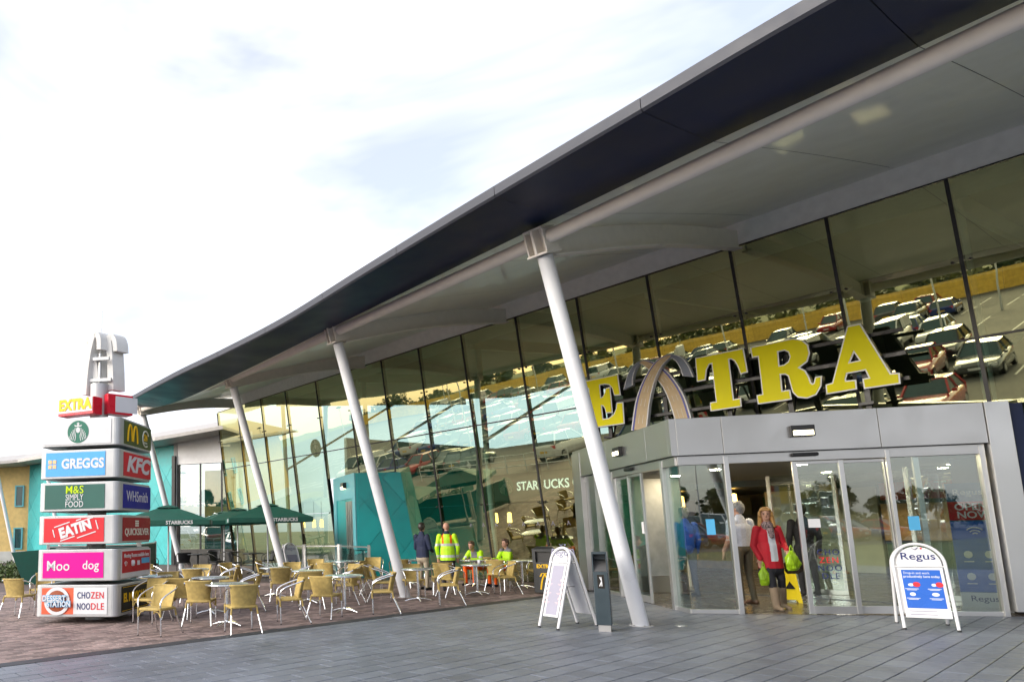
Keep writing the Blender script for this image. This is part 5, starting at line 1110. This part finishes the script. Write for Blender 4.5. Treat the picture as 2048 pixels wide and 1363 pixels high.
# ------------------------------------------------------------------ trees, shrubs
def leafmat(n, c): return mat(n, c, .6, var=.35, scale=2.5, attr='tone', rand=.35)
LM = [leafmat('leaf_green', (.065,.10,.022)), leafmat('leaf_olive', (.10,.11,.025)), leafmat('leaf_dark', (.035,.065,.018))]
BARK = mat('bark', (.09,.065,.045), .9, var=.25, bump=.5, bscale=20)
def leaves(centres, n, size, m, name, parent):
    rng = np.random.default_rng(len(centres)+n); vs = []; tone = []
    cs = np.array([c[:3] for c in centres]); rs = np.array([c[3] for c in centres]); pick = rng.integers(0, len(cs), n)
    d = rng.normal(size=(n,3)); d /= np.linalg.norm(d,axis=1)[:,None]; p = cs[pick]+d*(rs[pick]*rng.uniform(.45,1.05,n)**.7)[:,None]
    a = rng.normal(size=(n,3)); a /= np.linalg.norm(a,axis=1)[:,None]; b = np.cross(a, d+.3*rng.normal(size=(n,3))); b /= np.linalg.norm(b,axis=1)[:,None]+1e-9
    s = size*rng.uniform(.6,1.3,n)[:,None]; V = np.stack([p-a*s, p+b*s*.55, p+a*s, p-b*s*.55], 1).reshape(-1,3)
    me = bpy.data.meshes.new(name); me.from_pydata(V.tolist(), [], np.arange(4*n).reshape(-1,4).tolist()); me.materials.append(m)
    at = me.attributes.new('tone','FLOAT','FACE'); at.data.foreach_set('value', np.clip(.5+.25*rng.normal(size=n)+.3*(rng.random(len(cs))[pick]-.5),0,1).astype(np.float32)); return link(name, me, parent)
def tree_proto(label, h, cr, m, n=5200, seed=1):
    rng = random.Random(seed); t = thing('broadleaf_tree', label, 'tree'); mb = MB(); mb.tube([(0,0,-.1),(.05,.02,h*.2),(.0,.05,h*.5),(.06,0,h*.75)], [.16*h/7,.12*h/7,.07*h/7,.03], 8); cen = []
    for k in range(26):
        a = rng.uniform(0, 6.28); zz = h*rng.uniform(.34,.95); rr = cr*rng.uniform(.2,.95)*math.sin(math.pi*min(.95,(zz/h-.22)/.8))**.6; cen.append((rr*math.cos(a), rr*math.sin(a), zz, cr*rng.uniform(.2,.42)))
        if k < 9: mb.tube([(0,.03,h*rng.uniform(.25,.5)),(rr*.5*math.cos(a),rr*.5*math.sin(a),zz*.85),(rr*math.cos(a),rr*math.sin(a),zz)], [.05*h/7,.035*h/7,.01], 6)
    mb.build('trunk', BARK, t); leaves(cen, n, .17*h/7, m, 'crown', t); return t
tps = [tree_proto('x', 7.5, 2.8, LM[0], seed=3), tree_proto('x', 6.5, 2.6, LM[1], seed=8), tree_proto('x', 8.5, 3.2, LM[2], seed=12)]
used = [0,0,0]; rng = random.Random(5)
def put_tree(k, p, label, group, sc=1):
    if not used[k]: o = tps[k]; o.location = p; o.scale = (sc,)*3; o['label'] = label; used[k] = 1
    else: o = copy_tree(tps[k], p, rng.uniform(0,6), label, scale=sc)
    o['group'] = group
kinds = ['mid green','olive green','dark green']
for i in range(44):
    k = rng.randrange(3); x = -112+i*3.7+rng.uniform(-2,2); put_tree(k, W(x, -93+rng.uniform(-5,4), terr(-93)-.1), kinds[k]+' broadleaf tree in the row behind the golden fence, mirrored in the glass', 'trees behind the car park fence', rng.uniform(.38,.62))
for i, (x, y, k, s) in enumerate([(-9,27,0,.85),(-6,29,2,.9),(-3,26,1,.75)]): put_tree(k, W(x,y), ['broad mid green tree seen through the glass above the coffee shop sign','tall dark green tree behind the rear windows','small olive tree behind the rear windows'][i], 'trees behind the building', s)
for i, (x, y) in enumerate([(50,-72),(55,-66),(61,-60),(64,-54),(70,-48),(74,-41),(80,-36),(84,-28),(90,-20),(58,-70),(53,-70),(66,-57),(67,-51),(72,-46),(77,-39),(82,-32),(87,-24),(59,-63)]): put_tree(i % 3, W(x,y,terr(y)-.1), 'roadside tree behind the viewer, mirrored in the porch doors', 'trees mirrored in the doors', rng.uniform(.45,.7))
def belt(p, q, n, wd, hh, cnt, m, name, z0):
    p, q = Vector(p), Vector(q); cen = []
    for _ in range(n):
        f = rng.random(); o = p.lerp(q, f); s = rng.uniform(.4, 1); cen.append((o.x+rng.uniform(-wd,wd), o.y+rng.uniform(-wd,wd), z0+hh*rng.uniform(.1,.75)*s, hh*.3*s+.3))
    o = leaves(cen, cnt, .32, m, name, None); o['kind'] = 'stuff'; o['label'] = 'green hedgerow belt ' + ('behind the golden fence' if z0 > 1 else 'far behind the viewer'); o['category'] = 'hedgerow'
belt(W(-120,-89), W(70,-89), 260, 2.0, 3.6, 26000, LM[1], 'hedgerow', terr(-89)); belt(W(46,-80), W(98,-12), 110, 2.0, 4.2, 11000, LM[2], 'hedgerow', .6)
hd_ = thing('shrub_bed', 'low green shrubs at the foot of the yellow building', 'shrubs')
cen = [(rng.uniform(-12.6,-7.6), rng.uniform(23.0,27.5), rng.uniform(.1,.35), rng.uniform(.25,.4)) for _ in range(60)]; leaves(cen, 7000, .055, LM[0], 'foliage', hd_)
mb = MB()
for c in cen[:24]: mb.tube([(c[0],c[1],-.05),(c[0]+.05,c[1],c[2])], .012, 5)
mb.build('stem', BARK, hd_)
# ------------------------------------------------------------------ car park beyond and behind the viewer
mb = MB()
rows = [-24.5,-35.0,-41.0,-51.5,-57.5,-68.0,-74.0]
for y in rows:
    for x in np.arange(-80, 62, 2.6): mb.obox(W(x, y, terr(y)-.0305), XL*.05, (YL-Vector((0,0,SLOPE if y < -26 else 0)))*2.4, (0,0,.0015))
struct(mb.build('bay_marking', mat('road_paint', (.62,.62,.58), .7, var=.1)))
ground_strip('grass_bank', (-84.02,-100,-140), -120, 110, -.035, M['grass'])
def car_proto(kind):
    t = thing('parked_car', 'x', 'car' if kind != 'van' else 'van'); zs = {'hatch':1,'saloon':.97,'suv':1.17,'van':1.35}[kind]; ln = {'hatch':1,'saloon':1.1,'suv':1.08,'van':1.2}[kind]
    low = [(-2.08,.38,.6,.66),(-2.02,.28,.68,.78),(-1.85,.22,.75,.84),(-1.2,.2,.83,.875),(-.7,.2,.9,.885),(.3,.2,.93,.89),(1.2,.2,.95,.885),(1.75,.22,.95,.86),(2.0,.28,.9,.81),(2.07,.4,.8,.72)]
    if kind == 'saloon': low[6] = (1.2,.2,.93,.885)
    mb = MB(); rg = []
    for y, z0, z1, hw in low:
        zm = (z0+z1)/2; rg.append([(x, y*ln, z*zs) for x, z in ((-hw*.9,z0),(-hw,z0+.12),(-hw,zm),(-hw*.96,z1-.06),(-hw*.82,z1),(0,z1+.02),(hw*.82,z1),(hw*.96,z1-.06),(hw,zm),(hw,z0+.12),(hw*.9,z0))])
    mb.loft(rg)
    if kind == 'van': yb0, yb1, yt0, yt1, zb, zt = -1.35, 2.02, -.55, 1.98, .9, 1.5
    elif kind == 'saloon': yb0, yb1, yt0, yt1, zb, zt = -.85, 1.45, -.05, .85, .9, 1.46
    else: yb0, yb1, yt0, yt1, zb, zt = -.8, 1.95, -.05, 1.5, .9, 1.46
    hb, ht = .80, .62 if kind != 'van' else .74
    B_ = [(-hb,yb0*ln,zb*zs),(hb,yb0*ln,zb*zs),(hb,yb1*ln,zb*zs),(-hb,yb1*ln,zb*zs)]; T_ = [(-ht,yt0*ln,zt*zs),(ht,yt0*ln,zt*zs),(ht,yt1*ln,zt*zs),(-ht,yt1*ln,zt*zs)]
    mb.loft([[Vector(p)+Vector((0,0,-.02)) for p in T_], [Vector(p)+Vector((0,0,.0)) for p in T_], [Vector((p[0]*.9,p[1]*.97+.02,p[2]+.045)) for p in T_]], smooth=False)
    for i in range(4): mb.beam(B_[i], T_[i], .07, .09)
    for s in (-1,1): mb.beam((s*(hb+ht)/2,.55*ln,1.18*zs),(s*ht,.5*ln,zt*zs),.05,.08); mb.beam((s*hb,.58*ln,zb*zs),(s*(hb+ht)/2,.55*ln,1.18*zs),.05,.08); mb.obox((s*.94,-.62*ln,.98*zs), (.08,0,0), (0,.05,0), (0,0,.06))
    bd = mb.build('body', M['trim'], t)
    if kind == 'van': mb = MB(); [mb.add([(s*(hb+.004),.0,.98*zs),(s*(hb+.004),yb1*ln,.98*zs),(s*(ht+.02),yt1*ln,zt*zs),(s*(ht+.02),.0,zt*zs)],[(0,1,2,3)]) for s in (-1,1)]; mb.build('side_panel', M['trim'], t)
    mb = MB(); k = .985; mb.loft([[(x*k,y*k+.02,z) for x,y,z in B_], [(x*k,y*k+.02,z) for x,y,z in T_]], cap=False, smooth=False); mb.build('windows', M['dglass'], t)
    wr = .31*(1.1 if kind in ('suv','van') else 1)
    for s in (-1,1):
        for y in (-1.28*ln,1.27*ln):
            mb = MB(); mb.tube([(s*.68,y,wr),(s*.885,y,wr)], wr, 18); w_ = mb.build('wheel', M['rubber'], t); mb = MB(); mb.tube([(s*.86,y,wr),(s*.895,y,wr)], wr*.62, 14); mb.build('rim', M['steel_lt'], w_)
        mb = MB(); mb.obox((s*.62,-2.0*ln,.64*zs), (.15,0,0), (0,.06,0), (0,0,.07)); mb.build('headlight', C['white'], t); mb = MB(); mb.obox((s*.68,2.0*ln,.78*zs), (.12,0,0), (0,.06,0), (0,0,.09)); mb.build('tail_light', C['red'], t)
    mb = MB(); mb.box(-.26,2.06*ln,.5*zs,.26,2.09*ln,.61*zs); mb.build('number_plate', C['gold'], t); mb = MB(); mb.box(-.26,-2.1*ln,.42*zs,.26,-2.07*ln,.53*zs); mb.build('number_plate', C['white'], t); return t
PAINT = {}
for nme, c_, mt in (('silver',(.45,.46,.48),.6),('white',(.72,.72,.72),0),('black',(.012,.012,.015),0),('red',(.42,.01,.015),0),('blue',(.02,.05,.22),.3),('grey',(.12,.125,.13),.5),('dark green',(.01,.06,.04),.2)): PAINT[nme] = mat('car_paint_'+nme.replace(' ','_'), c_, .22, metal=mt, var=.03, coat=.8)
protos = {k: car_proto(k) for k in ('hatch','saloon','suv','van')}; fresh = set(protos)
KN = dict(hatch='hatchback', saloon='saloon car', suv='estate car', van='van')
def put_car(kind, paint, x, y, flip, where):
    lb = '%s %s %s' % (paint, KN[kind], where)
    rz = RB + (math.pi if flip else 0) + rng.uniform(-.03,.03); p = W(x, y, terr(y)-.03)
    if kind in fresh: o = protos[kind]; fresh.discard(kind); o.location = p; o.rotation_euler = (0,0,rz); o['label'] = lb
    else: o = copy_tree(protos[kind], p, rz, lb)
    o['group'] = 'parked cars mirrored in the glass'
    if y < -27: o.rotation_euler[0] = math.atan(SLOPE)*(1 if flip else -1)
    for ch in o.children:
        if ch.name.split('.')[0] in ('body','side_panel'): ch.material_slots[0].link = 'OBJECT'; ch.material_slots[0].material = PAINT[paint]
plist = ['silver','silver','white','black','red','red','red','blue','blue','blue','grey','dark green']
for ri, y in enumerate(rows):
    near = 'parked in row %s of the car park mirrored in the glass' % ['one','two','three','four','five','six','seven'][ri]
    lo, hi = -44-ri*6, (1 if ri < 1 else -1-ri*2)
    for x in np.arange(-80, 62, 2.6):
        xc = x+1.3
        inn = lo < xc < hi; door = ri < 2 and 22 < xc < 52
        if not (inn or door): continue
        if rng.random() > (.82 if ri < 4 else .62): continue
        kd = rng.choices(['hatch','saloon','suv','van'], [5,3,3,.7])[0]; pt = rng.choice(plist) if kd != 'van' else 'white'
        put_car(kd, pt, xc, y+rng.uniform(-.3,.3), rng.random() < .5, near if not door or inn else 'parked behind the viewer, mirrored in the porch doors')
# lamp posts
lp = None
for i, (x, y) in enumerate([(x, y) for y in (-30,-46.3,-62.8) for x in (-66,-50,-34,-20,-7)]+[(25,-30),(40,-30)]):
    if lp is None:
        lp = thing('lamp_post', 'x', 'lamp post', group='car park lamp posts'); mb = MB(); mb.tube([(0,0,0),(0,0,6.5)], [.07,.045], 10); mb.build('pole', M['steel_lt'], lp); mb = MB(); mb.lathe([(0,6.5),(.3,6.5),(.32,6.56),(.12,6.68),(0,6.7)], 16); mb.build('lamp_head', M['trim'], lp); o = lp; o.location = W(x,y,terr(y)-.03)
    else: o = copy_tree(lp, W(x,y,terr(y)-.03))
    o['label'] = 'slim pale lamp post between the parked cars, mirrored in the glass'
# golden timber fence
fe = thing('timber_fence', 'long golden timber fence at the far side of the car park, mirrored in the glass', 'fence', W(-20,-83.5,terr(-83.5)-.03), RB)
fm = mat('golden_timber', (.80,.50,.08), .75, var=.2, scale=3, rand=.12)
mb = MB(); mb.box(0,0,0,2.36,.03,2.1); pme = mb.mesh('fence_panel', fm); mb = MB(); mb.box(-.05,-.06,0,.05,.05,2.2); qme = mb.mesh('fence_post', fm)
for i in range(-36, 34): link('fence_panel', pme, fe, (i*2.5+.06,0,0)); link('fence_post', qme, fe, (i*2.5,0,0))
# white guard rail at the plaza edge
rl = thing('guard_rail', 'white tubular guard rail beside the car park, mirrored low in the glass', 'railing', W(-30,-19.8), RB)
for i in range(9): mb = MB(); mb.tube([(i*1.5,0,0),(i*1.5,0,1.05)], .03, 8); mb.build('rail_post', M['white'], rl)
for z in (.35,.7,1.05): mb = MB(); mb.tube([(0,0,z),(12,0,z)], .025, 8); mb.build('rail', M['white'], rl)
